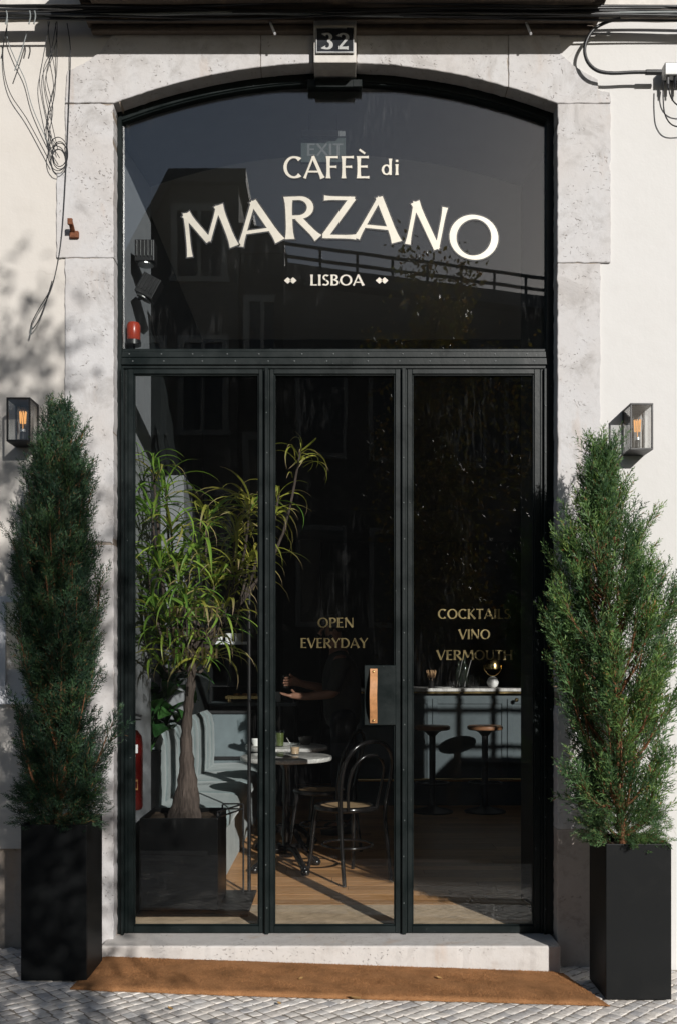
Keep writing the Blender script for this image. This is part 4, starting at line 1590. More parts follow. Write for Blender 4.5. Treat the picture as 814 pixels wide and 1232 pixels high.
# ------------------------------------------------------------------ cables
def cab(pts, r, parent, mat='cable_black', y=-0.03, n=6, name='cable'):
    pp = [P(p[0], p[1], p[2] if len(p) > 2 else y) for p in pts]
    return MB().tube(smoothpath(pp, 5), r, n).build(name, mat, parent, smooth=60)


bundle = thing('cable_bundle', 'thick bundle of black cables strung along the wall under the balcony', 'cables', (0, -0.05, 4.53))
for k in range(9):
    yy = -0.080 - 0.045 * random.random()
    zc = 4.508 + 0.05 * k / 8
    pts = []
    for q in range(15):
        x = -3.5 + 0.5 * q
        pts.append((x, yy + 0.012 * math.sin(q * 1.3 + k), zc + 0.006 * math.sin(q * 0.9 + k * 1.7) - 0.004 * math.cos(q * 2.1 + k)))
    MB().tube(smoothpath(pts, 5), random.choice((0.005, 0.007, 0.009)), 6).build('cable', 'cable_black' if k not in (3,) else 'cable_grey', bundle, smooth=60)
for px in (8, 36, 42):
    cab([(px, 13), (px + 1, 20), (px - 1, 29)], 0.0035, bundle, 'cable_grey', -0.145, 5, 'tie')

hang = thing('hanging_wires', 'tangle of thin dark wires hanging down the left wall into a coil', 'wires', tuple(P(68, 30, -0.03)))
for pts in ([(60, 26), (52, 70), (48, 100), (55, 140), (64, 178)], [(68, 26), (62, 60), (53, 82), (54, 110), (63, 150), (70, 180)], [(69, 26), (68, 50), (56, 90), (64, 130), (60, 165), (72, 190)],
            [(58, 26), (60, 50), (67, 90), (65, 120), (56, 150), (68, 175)], [(67, 28), (69, 55), (68, 92), (60, 125), (58, 160), (66, 196)]):
    cab(pts, 0.0019, hang, random.choice(('cable_black', 'cable_black', 'cable_grey')), -0.02 - random.random() * .02, 5, 'wire')
for k in range(3):
    cx, cy, rr = 72 + random.uniform(-2, 2), 185 + random.uniform(-3, 3), 12 + random.uniform(-3, 3)
    cab([(cx + rr * math.cos(a) * .8, cy + rr * 1.35 * math.sin(a), -0.02 - .006 * k) for a in np.linspace(k, k + 6.3, 14)], 0.0022, hang, 'cable_black', -0.03, 5, 'wire')

lw = thing('looped_wire', 'single thin wire hanging down the stone jamb to a loop above the left lantern', 'wire', tuple(P(82, 30, -0.02)))
cab([(81, 28), (85, 60), (83.5, 120), (80, 200), (75, 280), (68, 325), (60, 350), (47, 372), (38, 390), (39, 396), (47, 385), (56, 362), (63, 338)], 0.0026, lw, 'cable_black', -0.02, 5, 'wire')
cab([(39, 393), (36, 404)], 0.004, lw, 'cable_grey', -0.02, 5, 'wire_end')
for pts, lab in (([(8, 34), (4, 60), (6, 90), (14, 115), (32, 142), (50, 175), (62, 198)], 'thin dark wire slanting down the far left wall to the coil'),
                 ([(10, 20), (9, 45), (18, 70), (30, 95), (38, 125), (48, 150), (60, 175)], 'thinnest pale wire slanting down the left wall to the coil')):
    pp = [P(p[0], p[1], -0.015) for p in pts]
    o = MB().tube(smoothpath(pp, 5), 0.0022, 5).build('loose_wire', 'cable_black' if 'dark' in lab else 'cable_grey', None, smooth=60)
    tag(o, lab, 'wire', 'loose wires on the left wall')
lt = cab([(33, 38), (26, 62), (18, 85)], 0.003, None, 'cable_grey', -0.05, 5, 'cut_wire_end')
tag(lt, 'short stiff pale wire end sticking out below the cables at far left', 'wire')

rc = thing('looped_cable', 'black cable looping from the bundle to the splitter on the right wall', 'cable', tuple(P(703, 60, -0.05)))
cab([(745, 22), (728, 27), (712, 37), (703, 55), (705, 72), (716, 84), (734, 88), (762, 87), (790, 87)], 0.0085, rc, 'cable_black', -0.055, 8)
cab([(776, 87), (784, 87), (795, 87)], 0.013, rc, 'cable_black', -0.055, 8, 'connector')
sp = thing('cable_splitter', 'small metal cable splitter box on the upper right wall', 'junction box', tuple(P(806, 88, -0.04)))
c0 = P(813, 86, -0.04)
MB().box(c0.x - 0.065, c0.x + 0.085, -0.065, -0.012, c0.z - 0.03, c0.z + 0.032).build('box', 'cast_metal', sp, bevel=0.004)
for k in range(4):
    MB().lathe([(0.008, -0.005), (0.008, -0.04), (0.005, -0.042), (0.005, -0.06)], (c0.x - 0.045 + k * 0.035, -0.045, c0.z - 0.028), 8).build('connector', 'cable_black', sp, smooth=True)
MB().box(c0.x - 0.04, c0.x + 0.04, -0.02, 0.013, c0.z - 0.02, c0.z + 0.05).build('bracket', 'lamp_metal', sp)
for pts, lab in (([(805, 96), (804, 108), (808, 120), (818, 128), (840, 130)], 'thin black drop wire curving right from the splitter'),
                 ([(797, 98), (797, 120), (800, 140), (812, 152), (840, 150)], 'thin black drop wire hanging lowest under the splitter')):
    pp = [P(p[0], p[1], -0.045) for p in pts]
    tag(MB().tube(smoothpath(pp, 5), 0.0032, 6).build('drop_wire', 'cable_black', None, smooth=60), lab, 'wire')
for px, lab in ((327, 'pale pipe stub poking from the shaded wall left of the house number'), (634, 'pale pipe stub poking from the shaded wall right of the house number')):
    a, b_ = P(px - 3, 24, -0.03), P(px + 4, 41, -0.10)
    tag(MB().tube([a, b_], 0.006, 7).build('pipe_stub', 'white_paint', None, smooth=True), lab, 'pipe')

rb = thing('rusty_bracket', 'small rusty iron bracket fixed in the left stone jamb', 'bracket', tuple(P(88, 280, 0)))
c0 = P(87, 277, -0.03)
b = MB()
b.cbox((c0.x, -0.03, c0.z + 0.012), (0.022, 0.075, 0.012), Matrix.Rotation(rad(-30), 3, 'X'))
b.cbox((c0.x - .002, -0.060, c0.z + 0.03), (0.024, 0.014, 0.03))
b.build('arm', 'rust', rb, bevel=0.002)
b = MB()
b.cbox((c0.x + 0.005, 0.0, c0.z - 0.012), (0.045, 0.03, 0.035))
b.build('wall_plate', 'rust', rb, bevel=0.004)

# ------------------------------------------------------------------ opposite side of the street (seen reflected in the glass)
def wins(b_parent, x0, x1, z0, z1, nxw, nzw, face, w=0.8, h=1.5):
    for i in range(nxw):
        for j in range(nzw):
            cx = x0 + (x1 - x0) * (i + .5) / nxw
            cz = z0 + (z1 - z0) * (j + .5) / nzw
            yy = face
            b = MB()
            for (a, c_, d_, e) in ((cx - w / 2 - .12, cx - w / 2, cz - h / 2, cz + h / 2), (cx + w / 2, cx + w / 2 + .12, cz - h / 2, cz + h / 2),
                                   (cx - w / 2 - .12, cx + w / 2 + .12, cz + h / 2, cz + h / 2 + .14), (cx - w / 2 - .16, cx + w / 2 + .16, cz - h / 2 - .1, cz - h / 2), (cx - .035, cx + .035, cz - h / 2, cz + h / 2)):
                b.box(a, c_, yy - .05, yy + .06, d_, e)
            wn_ = b.build('window', 'opposite_trim', b_parent)
            MB().box(cx - w / 2, cx + w / 2, yy - .04, yy + .012, cz - h / 2, cz + h / 2).build('pane', 'window_dark', wn_)


oa = thing('narrow_house', 'tall narrow rendered house with a steep side roof across the street', 'house', (-3, -14.5, -0.2))
MB().prism([(-5.6, -0.8), (-1.93, -0.8), (-1.93, 10.6), (-3.2, 10.6), (-4.3, 8.5), (-5.6, 8.5)], -18.5, -14.0).build('wall', 'opposite_render', oa)
b = MB()
b.prism([(-1.78, 10.6), (-1.78, 10.85), (-3.25, 10.85), (-4.45, 8.55), (-5.7, 8.75), (-5.7, 8.5), (-4.3, 8.501), (-3.2, 10.601)], -18.6, -13.85)
b.build('roof', 'slate', oa)
wins(oa, -3.35, -2.0, 8.6, 10.3, 1, 1, -14.0, .85, 1.25)
wins(oa, -4.4, -2.0, 5.2, 8.2, 2, 1, -14.0, .75, 1.7)
wins(oa, -5.2, -2.0, 0.6, 5.0, 3, 2, -14.0, .7, 1.4)
og = thing('street_shade_block', 'long low flat roofed block added to shade the street, before the right end of the terrace building', 'building', (9, -14, -0.5))  # added block, placed and sized to keep the road in shade
MB().box(2.56, 20, -13.6, -13.0, -1.2, 4.80).build('wall', 'opposite_render', og)
MB().box(2.53, 20.03, -13.63, -12.95, 4.801, 4.93).build('coping', 'slate', og)
wins(og, 5, 12, 0.5, 3.8, 4, 1, -13.0, .9, 1.6)
ob = thing('dormered_house', 'lower dark house between the narrow house and the roof terrace', 'house', (-1.5, -14.5, -0.2))
MB().box(-1.925, -1.05, -18, -14.1, -0.8, 9.3).build('wall', 'opposite_render_b', ob)
MB().prism([(-2.0 + .08, 9.3), (-1.0, 9.3), (-1.15, 9.75), (-1.92, 9.9)], -18, -14.05).build('roof', 'slate', ob)
wins(ob, -1.9, -1.05, 1, 9, 1, 3, -14.1, .5, 1.4)
oc = thing('terrace_building', 'dark building with a railed roof terrace across the street', 'building', (1.7, -14.5, -0.2))
tA, tB = Vector((-1.03, -13.4, 0)), Vector((4.5, -15.2, 0))
dirc = (tB - tA).normalized()
nrmc = Vector((dirc.y, -dirc.x, 0))
if nrmc.y > 0:
    nrmc = -nrmc
b = MB()
q = [tA, tB, tB + nrmc * 6, tA + nrmc * 6]
b.slab([(p.x, p.y) for p in q], -0.9, 8.45)
b.build('wall', 'opposite_render_b', oc)
b = MB()
q2 = [tA - nrmc * .35 - dirc * .02, tB - nrmc * .35, tB + nrmc * .2, tA + nrmc * .2]
b.slab([(p.x, p.y) for p in q2], 8.452, 8.72)
b.build('cornice', 'slate', oc)
b = MB()
for z in (8.98, 9.22):
    b.tube([tA + Vector((0, 0, z)), tB + Vector((0, 0, z))], 0.034, 6)
for k in range(9):
    p = tA.lerp(tB, k / 8)
    b.tube([p + Vector((0, 0, 8.7)), p + Vector((0, 0, 9.22))], 0.03, 6)
b.build('railing', 'black_metal', oc)
for k in range(4):
    for j in range(2):
        p = tA.lerp(tB, (k + .5) / 4) - nrmc * 0.02
        z = 2.2 + 3.2 * j
        b = MB()
        rotm = Matrix(((dirc.x, nrmc.x, 0), (dirc.y, nrmc.y, 0), (0, 0, 1)))
        b.cbox((p.x, p.y, z + .8), (1.0, 0.12, 1.9), rotm)
        wn_ = b.build('window', 'opposite_trim', oc)
        b = MB()
        b.cbox((p.x, p.y, z + .8), (0.84, 0.16, 1.7), rotm)
        b.build('pane', 'window_dark', wn_)

# street tree whose thin autumn crown dapples the left wall
tree = thing('street_tree', 'slender street tree with thin brown autumn leaves across the pavement', 'tree', (1.35, -6.55, gz(1.35) - 0.12))
tb = Vector(tree.location)
b = MB()
tp = smoothpath([tb, tb + Vector((.03, .05, 1.0)), tb + Vector((-.06, .1, 2.0)), tb + Vector((-.2, .15, 3.0)), tb + Vector((-.3, .2, 4.4)), tb + Vector((-.25, .2, 5.9))], 4)
b.tube(tp, [0.085 * (1 - .8 * i / (len(tp) - 1)) for i in range(len(tp))], 9)
b.build('trunk', 'trunk_bark', tree, smooth=60)
tips = []
r_ = random.Random(5)
for k in range(36):
    i0 = int(len(tp) * (.28 + .68 * k / 36))
    p0 = tp[min(i0, len(tp) - 1)]
    az = k * 2.4
    L = r_.uniform(.45, .85)
    p1 = p0 + Vector((math.cos(az) * L * .8, math.sin(az) * L, r_.uniform(.1, .5)))
    path = smoothpath([p0, p0.lerp(p1, .5) + Vector((0, 0, .08)), p1], 4)
    MB().tube(path, [0.022 * (1 - .8 * i / (len(path) - 1)) for i in range(len(path))], 5, caps=False).build('branch', 'trunk_bark', tree)
    tips += [path[j] for j in range(3, len(path))]
for q in range(16):
    tips.append(Vector((r_.uniform(1.9, 2.3), -6.45 + r_.uniform(-.3, .3), r_.uniform(3.15, 4.9))))
b = MB()
centres = []
for p in tips:
    for _ in range(2):
        centres.append(p + Vector((r_.gauss(0, .12), r_.gauss(0, .15), r_.gauss(0, .13))))
for c_ in centres:
    for _ in range(r_.randint(14, 44)):
        p = c_ + Vector((r_.gauss(0, .12), r_.gauss(0, .12), r_.gauss(0, .15)))
        if p.x > 2.32 or p.x < -0.1:
            continue
        d = Vector((r_.gauss(0, 1), r_.gauss(0, 1), r_.gauss(-.6, .7))).normalized()
        s = d.orthogonal().normalized()
        s = Quaternion(d, r_.uniform(0, 6.28)) @ s
        L = r_.uniform(.045, .08)
        b.add([p, p + d * L * .5 + s * L * .3, p + d * L, p + d * L * .5 - s * L * .3], [(0, 1, 2, 3)])
tag(b.build('foliage', 'street_leaf', tree), kind='stuff')

# ================================================================== inside the cafe
# ------------------------------------------------------------------ palm in its black planter
pot = thing('cube_planter', 'black cube planter holding the palm just inside the left door panel', 'planter', (-0.87, 0.63, FZ))
b = MB()
x0, x1, y0, y1, z0, z1 = -1.083, -0.656, 0.43, 0.85, FZ + 0.016, 0.488
w = 0.014
b.box(x0, x1, y0, y0 + w, z0, z1); b.box(x0, x1, y1 - w, y1, z0, z1)
b.box(x0, x0 + w, y0 + w, y1 - w, z0, z1); b.box(x1 - w, x1, y0 + w, y1 - w, z0, z1)
b.box(x0 + w, x1 - w, y0 + w, y1 - w, z0, z0 + .02)
b.build('box', 'pot_black', pot, bevel=0.004)
b = MB()
n = 8
vs = [(x0 + w + (x1 - x0 - 2 * w) * i / n, y0 + w + (y1 - y0 - 2 * w) * j / n, z1 - 0.025 + random.uniform(-.006, .006)) for j in range(n + 1) for i in range(n + 1)]
b.add(vs, [(j * (n + 1) + i, j * (n + 1) + i + 1, (j + 1) * (n + 1) + i + 1, (j + 1) * (n + 1) + i) for j in range(n) for i in range(n)])
b.build('soil', 'soil', pot)

stand = thing('metal_stand', 'low black metal stand with a flat floor tray and thin rails beside the cube planter', 'stand', (-0.55, 0.6, FZ))
MB().box(-1.085, -0.485, 0.345, 0.93, FZ + 0.003, FZ + 0.015).build('tray', 'pot_black', stand, bevel=0.002)
def bar(pts, r, name, mat='black_metal', n=6):
    return MB().tube(pts, r, n).build(name, mat, stand, smooth=60)
for (px, yy) in ((262, .55), (268, .88), (293, .88)):
    p = P(px, 900, yy)
    bar([(p.x, yy, FZ + 0.01), (p.x, yy, 0.50)], 0.006, 'post')
pA, pB = P(258, 984, .55), P(295, 984, .88)
for z in (0.475, 0.505):
    bar([(P(262, 0, .55).x, .55, z), (P(293, 0, .88).x, .88, z)], 0.005, 'rail')
    bar([(P(268, 0, .88).x, .88, z), (P(293, 0, .88).x, .88, z)], 0.005, 'rail')
xp = P(300, 0, .90).x
bar([(xp, .90, FZ + 0.01), (xp, .90, 1.80)], 0.011, 'pole', n=8)

palm = thing('potted_palm', 'many headed palm with drooping strap leaves growing behind the left glass door', 'palm', (-0.86, 0.63, 0.46))
base = P(222, 985, 0.62)
top = P(230, 800, 0.60)
b = MB()
pts, rs = [], []
for k in range(26):
    t = k / 25
    p = Vector((base.x, base.y, 0.455)).lerp(Vector((top.x, top.y, 1.40)), t) + Vector((0.008 * math.sin(t * 9), 0, 0))
    pts.append(p)
    rs.append(0.022 + 0.078 * math.exp(-t * 4.2) + 0.004 * math.sin(k * 2.3))
b.tube(pts, rs, 18)
# rough bark: push the surface in vertical ridges
vv = []
for (x, y, z) in b.v:
    t = max(0, min(1, (z - 0.455) / 0.95))
    c_ = pts[min(25, int(t * 25))]
    a = math.atan2(y - c_.y, x - c_.x)
    k = 1 + 0.22 * mnoise.noise(Vector((a * 2.6, z * 2.2, 2))) + 0.10 * mnoise.noise(Vector((a * 7, z * 7, 8)))
    vv.append((c_.x + (x - c_.x) * k, c_.y + (y - c_.y) * k, z))
b.v = vv
simple('palm_bark', (0.075, 0.058, 0.05), 0.9, 0, 0.2, 0.5, 30, 0.9, 0.012, (3, 3, 0.3))
b.build('trunk', 'palm_bark', palm, smooth=70)

def strap_leaf(seed, L, droop, mat, w=0.0085):
    r_ = random.Random(seed)
    b = MB()
    m = 9
    ang = rad(r_.uniform(38, 62))
    p = Vector((0, 0, 0))
    vs, al = [], []
    side = r_.uniform(-.25, .25)
    for i in range(m + 1):
        t = i / m
        a = ang - droop * (t ** 1.25)
        d = Vector((math.cos(a), side * t, math.sin(a)))
        wd = w * (0.55 + 1.3 * t * (1 - t) * 2) * (1 - t ** 5)
        n_ = Vector((-math.sin(a), 0, math.cos(a)))
        vs += [p + Vector((0, -wd, 0)) + n_ * wd * .45, p.copy(), p + Vector((0, wd, 0)) + n_ * wd * .45]
        al += [t, t, t]
        p = p + d * (L / m)
    fs = []
    for i in range(m):
        for j in range(2):
            fs.append((i * 3 + j, i * 3 + 3 + j, i * 3 + 4 + j, i * 3 + 1 + j))
    b.add(vs, fs, 0, al)
    return b.mesh('leaf', [mat], smooth=True)

LEAF = {m: [strap_leaf(k + 50, 0.34 + 0.025 * (k % 6), 1.75 + 0.22 * (k % 6), m, 0.0078) for k in range(9)] for m in ('palm_green', 'palm_yellow')}
# heads: photo column, row, depth, number of leaves, tilt x, size, kind
heads = [(184, 556, .50, 19, .10, .60, 0), (182, 612, .42, 22, -.05, .78, 0), (206, 632, .55, 22, .15, .85, 0), (192, 676, .48, 24, -.1, .9, 0), (215, 690, .60, 24, .1, .92, 0),
         (238, 660, .70, 20, .1, .85, 0), (186, 735, .45, 20, -.2, .85, 0), (228, 742, .55, 20, .1, .8, 0), (258, 700, .55, 20, .2, .78, 1),
         (284, 640, .60, 24, .15, .80, 1), (302, 606, .66, 24, .30, .80, 1), (336, 594, .62, 12, .35, .60, 1), (362, 540, .60, 16, .55, .52, 1), (283, 688, .52, 17, .2, .75, 1),
         (205, 752, .50, 20, -.1, .85, 0), (248, 748, .58, 20, .2, .8, 0), (222, 722, .44, 20, 0, .85, 0), (268, 742, .60, 18, .3, .8, 1), (300, 672, .66, 18, .35, .8, 1), (178, 690, .5, 16, -.2, .8, 0), (250, 620, .7, 18, .1, .85, 1), (200, 585, .6, 16, 0, .8, 0), (218, 796, .56, 16, -.1, .85, 0), (246, 800, .66, 12, .3, .8, 1), (196, 800, .62, 12, -.2, .8, 0), (212, 778, .56, 18, -.1, .8, 0), (240, 775, .62, 18, .2, .8, 0), (190, 765, .6, 14, -.2, .8, 0), (318, 620, .6, 14, .4, .75, 1)]
leaf_list, extra = [], []
leaf_total = 0
for hi, (px, py, yy, nl, tilt, size, kind) in enumerate(heads):
    hp = P(px, py, yy)
    root = top.lerp(Vector((top.x, top.y, 1.36)), random.random())
    start = Vector((root.x, root.y, min(1.30 + 0.12 * random.random(), hp.z - .02)))
    mid = start.lerp(hp, .5) + Vector(((hp.x - start.x) * .25, 0, -.03))
    path = smoothpath([start, mid, hp], 5)
    MB().tube(path, [0.011 - 0.005 * i / (len(path) - 1) for i in range(len(path))], 7).build('stem', 'palm_bark', palm, smooth=60)
    for k in range(int(nl * .88)):
        mat_ = 'palm_green' if kind == 0 else 'palm_yellow'
        if random.random() < .12:
            mat_ = 'palm_yellow' if kind == 0 else 'palm_green'
        me = random.choice(LEAF[mat_])
        o = bpy.data.objects.new('leaf', me)
        if leaf_total < 300:
            C.objects.link(o)
            o.parent = palm
        s = size * random.uniform(.85, 1.35)
        az = k * 2.39996 + random.uniform(-.3, .3)
        back = 0.10 * k / nl
        q = path[-1].lerp(path[-3], min(1, back * 6))
        o.location = q - palm.location
        rot = Matrix.Rotation(tilt + random.uniform(-.15, .15), 3, 'Y') @ Matrix.Rotation(az, 3, 'Z') @ Matrix.Rotation(random.uniform(-.35, .45), 3, 'Y') @ Matrix.Rotation(random.uniform(-.4, .4), 3, 'X')
        o.rotation_euler = rot.to_euler()
        o.scale = (s, s * 1.1, s)
        # keep every leaf on the room side of the glass
        reach = max((Matrix(rot) @ Vector(v.co) * s).y * -1 for v in me.vertices)
        if o.location.y + palm.location.y - reach < 0.15:
            o.location.y = 0.15 + reach - palm.location.y
        if leaf_total >= 300:
            extra.append(o)
        leaf_total += 1
        leaf_list.append(o)

# leaves past the first 300 are one joined part
dense = MB()
for o in extra:
    M = Matrix.LocRotScale(o.location, o.rotation_euler, o.scale)
    dense.add([M @ v.co for v in o.data.vertices], [tuple(p.vertices) for p in o.data.polygons], 0 if o.data.materials[0].name == 'palm_green' else 1, [d.value for d in o.data.attributes['along'].data])
for o in leaf_list:
    for rep in range(1 if random.random() < .25 else 0):
        me = random.choice(LEAF['palm_green' if o.data.materials[0].name == 'palm_green' else 'palm_yellow'])
        s = o.scale[0] * random.uniform(.75, 1.15)
        M = Matrix.Translation(o.location + Vector((random.gauss(0, .03), random.uniform(0, .05), random.gauss(-.01, .035)))) @ Matrix.Rotation(random.uniform(-.2, .2), 4, 'Y') @ Matrix.Rotation(random.uniform(0, 6.28), 4, 'Z') @ Matrix.Rotation(random.uniform(-.3, .6), 4, 'Y') @ Matrix.Scale(s, 4)
        co = [M @ v.co for v in me.vertices]
        lim = min(c.y for c in co) + palm.location.y
        if lim < .15:
            co = [c + Vector((0, .15 - lim, 0)) for c in co]
        dense.add(co, [tuple(p.vertices) for p in me.polygons], 0 if o.data.materials[0].name == 'palm_green' else 1, [d.value for d in me.attributes['along'].data])
tag(dense.build('leaf_mass', ('palm_green', 'palm_yellow'), palm, smooth=True, loc=(0, 0, 0)), kind='stuff')

for o in extra:
    bpy.data.objects.remove(o)

# broad leaved plant behind the palm
bp = thing('broad_leaf_plant', 'glossy broad leaved plant in a tall dark pot behind the palm trunk', 'plant', (-1.15, 0.98, FZ))
MB().lathe([(0.065, FZ + .002), (0.085, FZ + 0.82), (0.09, FZ + 0.84), (0.08, FZ + .84), (0.075, FZ + .80), (0, FZ + .80)], (-1.15, 0.98, 0), 20).build('pot', 'planter_black', bp, smooth=True)
def broad(L, W, curl):
    b = MB()
    m = 8
    vs = []
    p = Vector((0, 0, 0))
    for i in range(m + 1):
        t = i / m
        a = rad(60) - curl * t
        wd = W * math.sin(math.pi * min(1, t * .95 + .04)) ** .75
        for j in (-1, -.5, 0, .5, 1):
            vs.append(p + Vector((0, j * wd, 0)) + Vector((-math.sin(a), 0, math.cos(a))) * (abs(j) * wd * .35))
        p = p + Vector((math.cos(a), 0, math.sin(a))) * (L / m)
    b.add(vs, [(i * 5 + j, i * 5 + 5 + j, i * 5 + 6 + j, i * 5 + 1 + j) for i in range(m) for j in range(4)])
    return b.mesh('leaf', ['broad_leaf'], smooth=True)
BL = [broad(.30, .065, 1.3), broad(.26, .06, 1.8), broad(.23, .058, 1.0)]
for k in range(20):
    px, py = random.uniform(176, 212), random.uniform(815, 880)
    hp = P(px, py, random.uniform(.95, 1.12))
    s0 = Vector((-1.15, 0.98, FZ + .79))
    MB().tube(smoothpath([s0, s0.lerp(hp, .6) + Vector((0, 0, .06)), hp], 4), 0.004, 5).build('stem', 'broad_leaf', bp)
    o = bpy.data.objects.new('leaf', random.choice(BL))
    C.objects.link(o)
    o.parent = bp
    o.location = hp - bp.location
    o.rotation_euler = (random.uniform(-.5, .5), random.uniform(-.2, .6), random.uniform(-2.2, .9))

# ------------------------------------------------------------------ things on the left reveal
RV = -1.09
fe = thing('fire_extinguisher', 'red fire extinguisher with white label hung inside the left edge of the glass', 'extinguisher', (RV + .085, .34, .55))
cx, cy = -1.112, .30
b = MB()
b.lathe([(0.0, .555), (.066, .557), (.072, .575), (.072, .90), (.066, .945), (.045, .975), (.022, .985), (.02, 1.0)], (cx, cy, 0), 26)
b.build('cylinder', 'extinguisher_red', fe, smooth=50)
b = MB()
b.lathe([(.02, 1.0), (.022, 1.03), (.012, 1.04), (.01, 1.055)], (cx, cy, 0), 12)
b.cbox((cx + .02, cy - .01, 1.065), (.10, .018, .012), Matrix.Rotation(.25, 3, 'Y'))
b.cbox((cx + .02, cy - .01, 1.035), (.09, .016, .008))
b.tube(smoothpath([(cx - .01, cy - .02, 1.02), (cx - .06, cy - .05, .98), (cx - .075, cy - .05, .85), (cx - .072, cy - .05, .68)], 5), .009, 7)
b.build('valve', 'black_metal', fe, smooth=50)
b = MB()
def label_patch(a0, a1, z0, z1, mat):
    n = 8
    vs = []
    for i in range(n + 1):
        a = a0 + (a1 - a0) * i / n
        for z in (z0, z1):
            vs.append((cx + .0728 * math.cos(a), cy + .0728 * math.sin(a), z))
    return MB().add(vs, [(2 * i, 2 * i + 2, 2 * i + 3, 2 * i + 1) for i in range(n)]).build('label', mat, fe)
label_patch(-1.75, -.7, .86, .905, 'paper')
label_patch(-1.75, -.7, .665, .72, 'pastry')
label_patch(-1.70, -.75, .675, .71, 'extinguisher_red').scale = (1.004, 1.004, 1)
for z in (.84, .79, .745, .735):
    label_patch(-1.65, -.8 - .3 * random.random(), z, z + .008, 'paper')

def spot(px, py, tilt, label):
    p = P(px, py, .42)
    t = thing('spotlight', label, 'spotlight', (RV + .01, .42, p.z), group='spotlights on the left reveal')
    c_ = Vector((p.x, .42, p.z))
    R_ = Matrix.Rotation(tilt, 3, 'Y')
    b = MB()
    b.cbox(c_, (.105, .095, .115), R_)
    for k in range(-2, 3):
        b.cbox(c_ + R_ @ Vector((k * .02, -.0505, .01)), (.006, .008, .09), R_)
    b.build('housing', 'black_metal', t, bevel=.004)
    b = MB()
    b.add([c_ + R_ @ Vector((.043 * math.cos(a), .043 * math.sin(a), z)) for z in (-.058, -.066) for a in np.linspace(0, 6.283, 16, endpoint=False)],
          [(i, (i + 1) % 16, (i + 1) % 16 + 16, i + 16) for i in range(16)] + [tuple(range(31, 15, -1))])
    b.build('lens', 'steel', t)
    MB().tube([(RV + .002, .42, p.z - .055), (RV + .03, .42, p.z - .06), c_ + R_ @ Vector((-.04, 0, -.03))], .008, 6).build('arm', 'black_metal', t)
spot(176, 305, 0.0, 'upright black spotlight, upper of the two behind the fanlight at left')
spot(180, 347, 0.5, 'tilted black spotlight, lower of the two behind the fanlight at left')
p = P(161, 399, .36)
al = thing('alarm_beacon', 'orange red alarm beacon on the reveal low in the left corner of the fanlight', 'alarm', (p.x, .36, p.z))
MB().lathe([(.0, -.052), (.030, -.05), (.036, -.04), (.037, .03), (.03, .045), (.0, .05)], p, 20).build('lens', 'signal_red', al, smooth=50)
MB().lathe([(.040, -.075), (.040, -.05), (.036, -.048)], p, 20).build('mount', 'black_metal', al, smooth=50)
MB().tube([p + Vector((0, 0, -.07)), p + Vector((0, .03, -.13)), (RV + .004, .42, p.z - .16)], .007, 6).build('lead', 'black_metal', al)

ex = thing('exit_sign', 'dark green hanging exit sign behind the top of the fanlight', 'exit sign', tuple(P(389, 160, .36)))
a, c_ = P(362, 166.5, .36), P(415.5, 196, .36)
MB().box(a.x, c_.x, .352, .375, c_.z, a.z).build('panel', 'exit_green', ex, bevel=.001)
a2, c2 = P(363, 158, .36), P(415, 166, .36)
MB().box(a2.x, c2.x, .345, .385, c2.z, a2.z).build('lamp_housing', 'exit_white', ex, bevel=.002)
for px in (372, 405):
    q = P(px, 158, .365)
    MB().tube([q, (q.x, q.y, 4.30)], .003, 5).build('hanger', 'black_metal', ex)
gx = glyphs(.15, .13)
q0 = P(368.5, 187.5, .352)
kx = (P(413, 0, .352).x - q0.x) / (gx['E'][0] + gx['X'][0] + gx['I'][0] + gx['T'][0])
xx = q0.x
for ch in 'EXIT':
    b = MB()
    lay = 0
    adv, sts = gx[ch]
    for st in sts:
        st = (*st[:6], 0, 0) if st[0] == 'l' else st
        sec = stroke_polys(st)
        vs = []
        for l, r in sec:
            for v_ in (l, r):
                vs.append((xx + v_.x * kx, .3512 - lay, q0.z + v_.y * .066))
        b.add(vs, [(2 * i, 2 * i + 1, 2 * i + 3, 2 * i + 2) for i in range(len(sec) - 1)])
        lay += .0001
    b.build('letter', 'exit_white', ex)
    xx += adv * kx

# ------------------------------------------------------------------ banquette along the left wall
bench = thing('banquette', 'grey blue velvet channel backed banquette along the left wall', 'bench', (-1.0, 2.6, FZ))
def cushion(prof, y0, y1, name, n=4):
    """profile in XZ swept along Y with rounded ends"""
    b = MB()
    k = len(prof)
    ys = [y0, y0 + .012, y0 + .04] + [y0 + (y1 - y0) * i / n for i in range(1, n)] + [y1 - .04, y1 - .012, y1]
    cxm = sum(p[0] for p in prof) / k
    czm = sum(p[1] for p in prof) / k
    vs = []
    for i, yy in enumerate(ys):
        e = {0: .86, 1: .95, len(ys) - 2: .95, len(ys) - 1: .86}.get(i, 1.0)
        for (x, z) in prof:
            vs.append((cxm + (x - cxm) * e, yy, czm + (z - czm) * e))
    fs = [(i * k + j, i * k + (j + 1) % k, (i + 1) * k + (j + 1) % k, (i + 1) * k + j) for i in range(len(ys) - 1) for j in range(k)]
    fs += [tuple(range(k)), tuple((len(ys) - 1) * k + j for j in range(k - 1, -1, -1))]
    b.add(vs, fs)
    return b.build(name, 'blue_velvet', bench, smooth=55)
yb = 1.16
while yb < 3.9:
    cushion([(-1.245, .40), (-1.11, .40), (-1.10, .55), (-1.105, .80), (-1.125, .885), (-1.165, .925), (-1.21, .91), (-1.245, .86)], yb, yb + .245, 'back_channel', 2)
    yb += .25
SEATP = [(-1.24, .30), (-.70, .30), (-.675, .33), (-.67, .39), (-.69, .43), (-.74, .447), (-.95, .452), (-1.24, .44)]
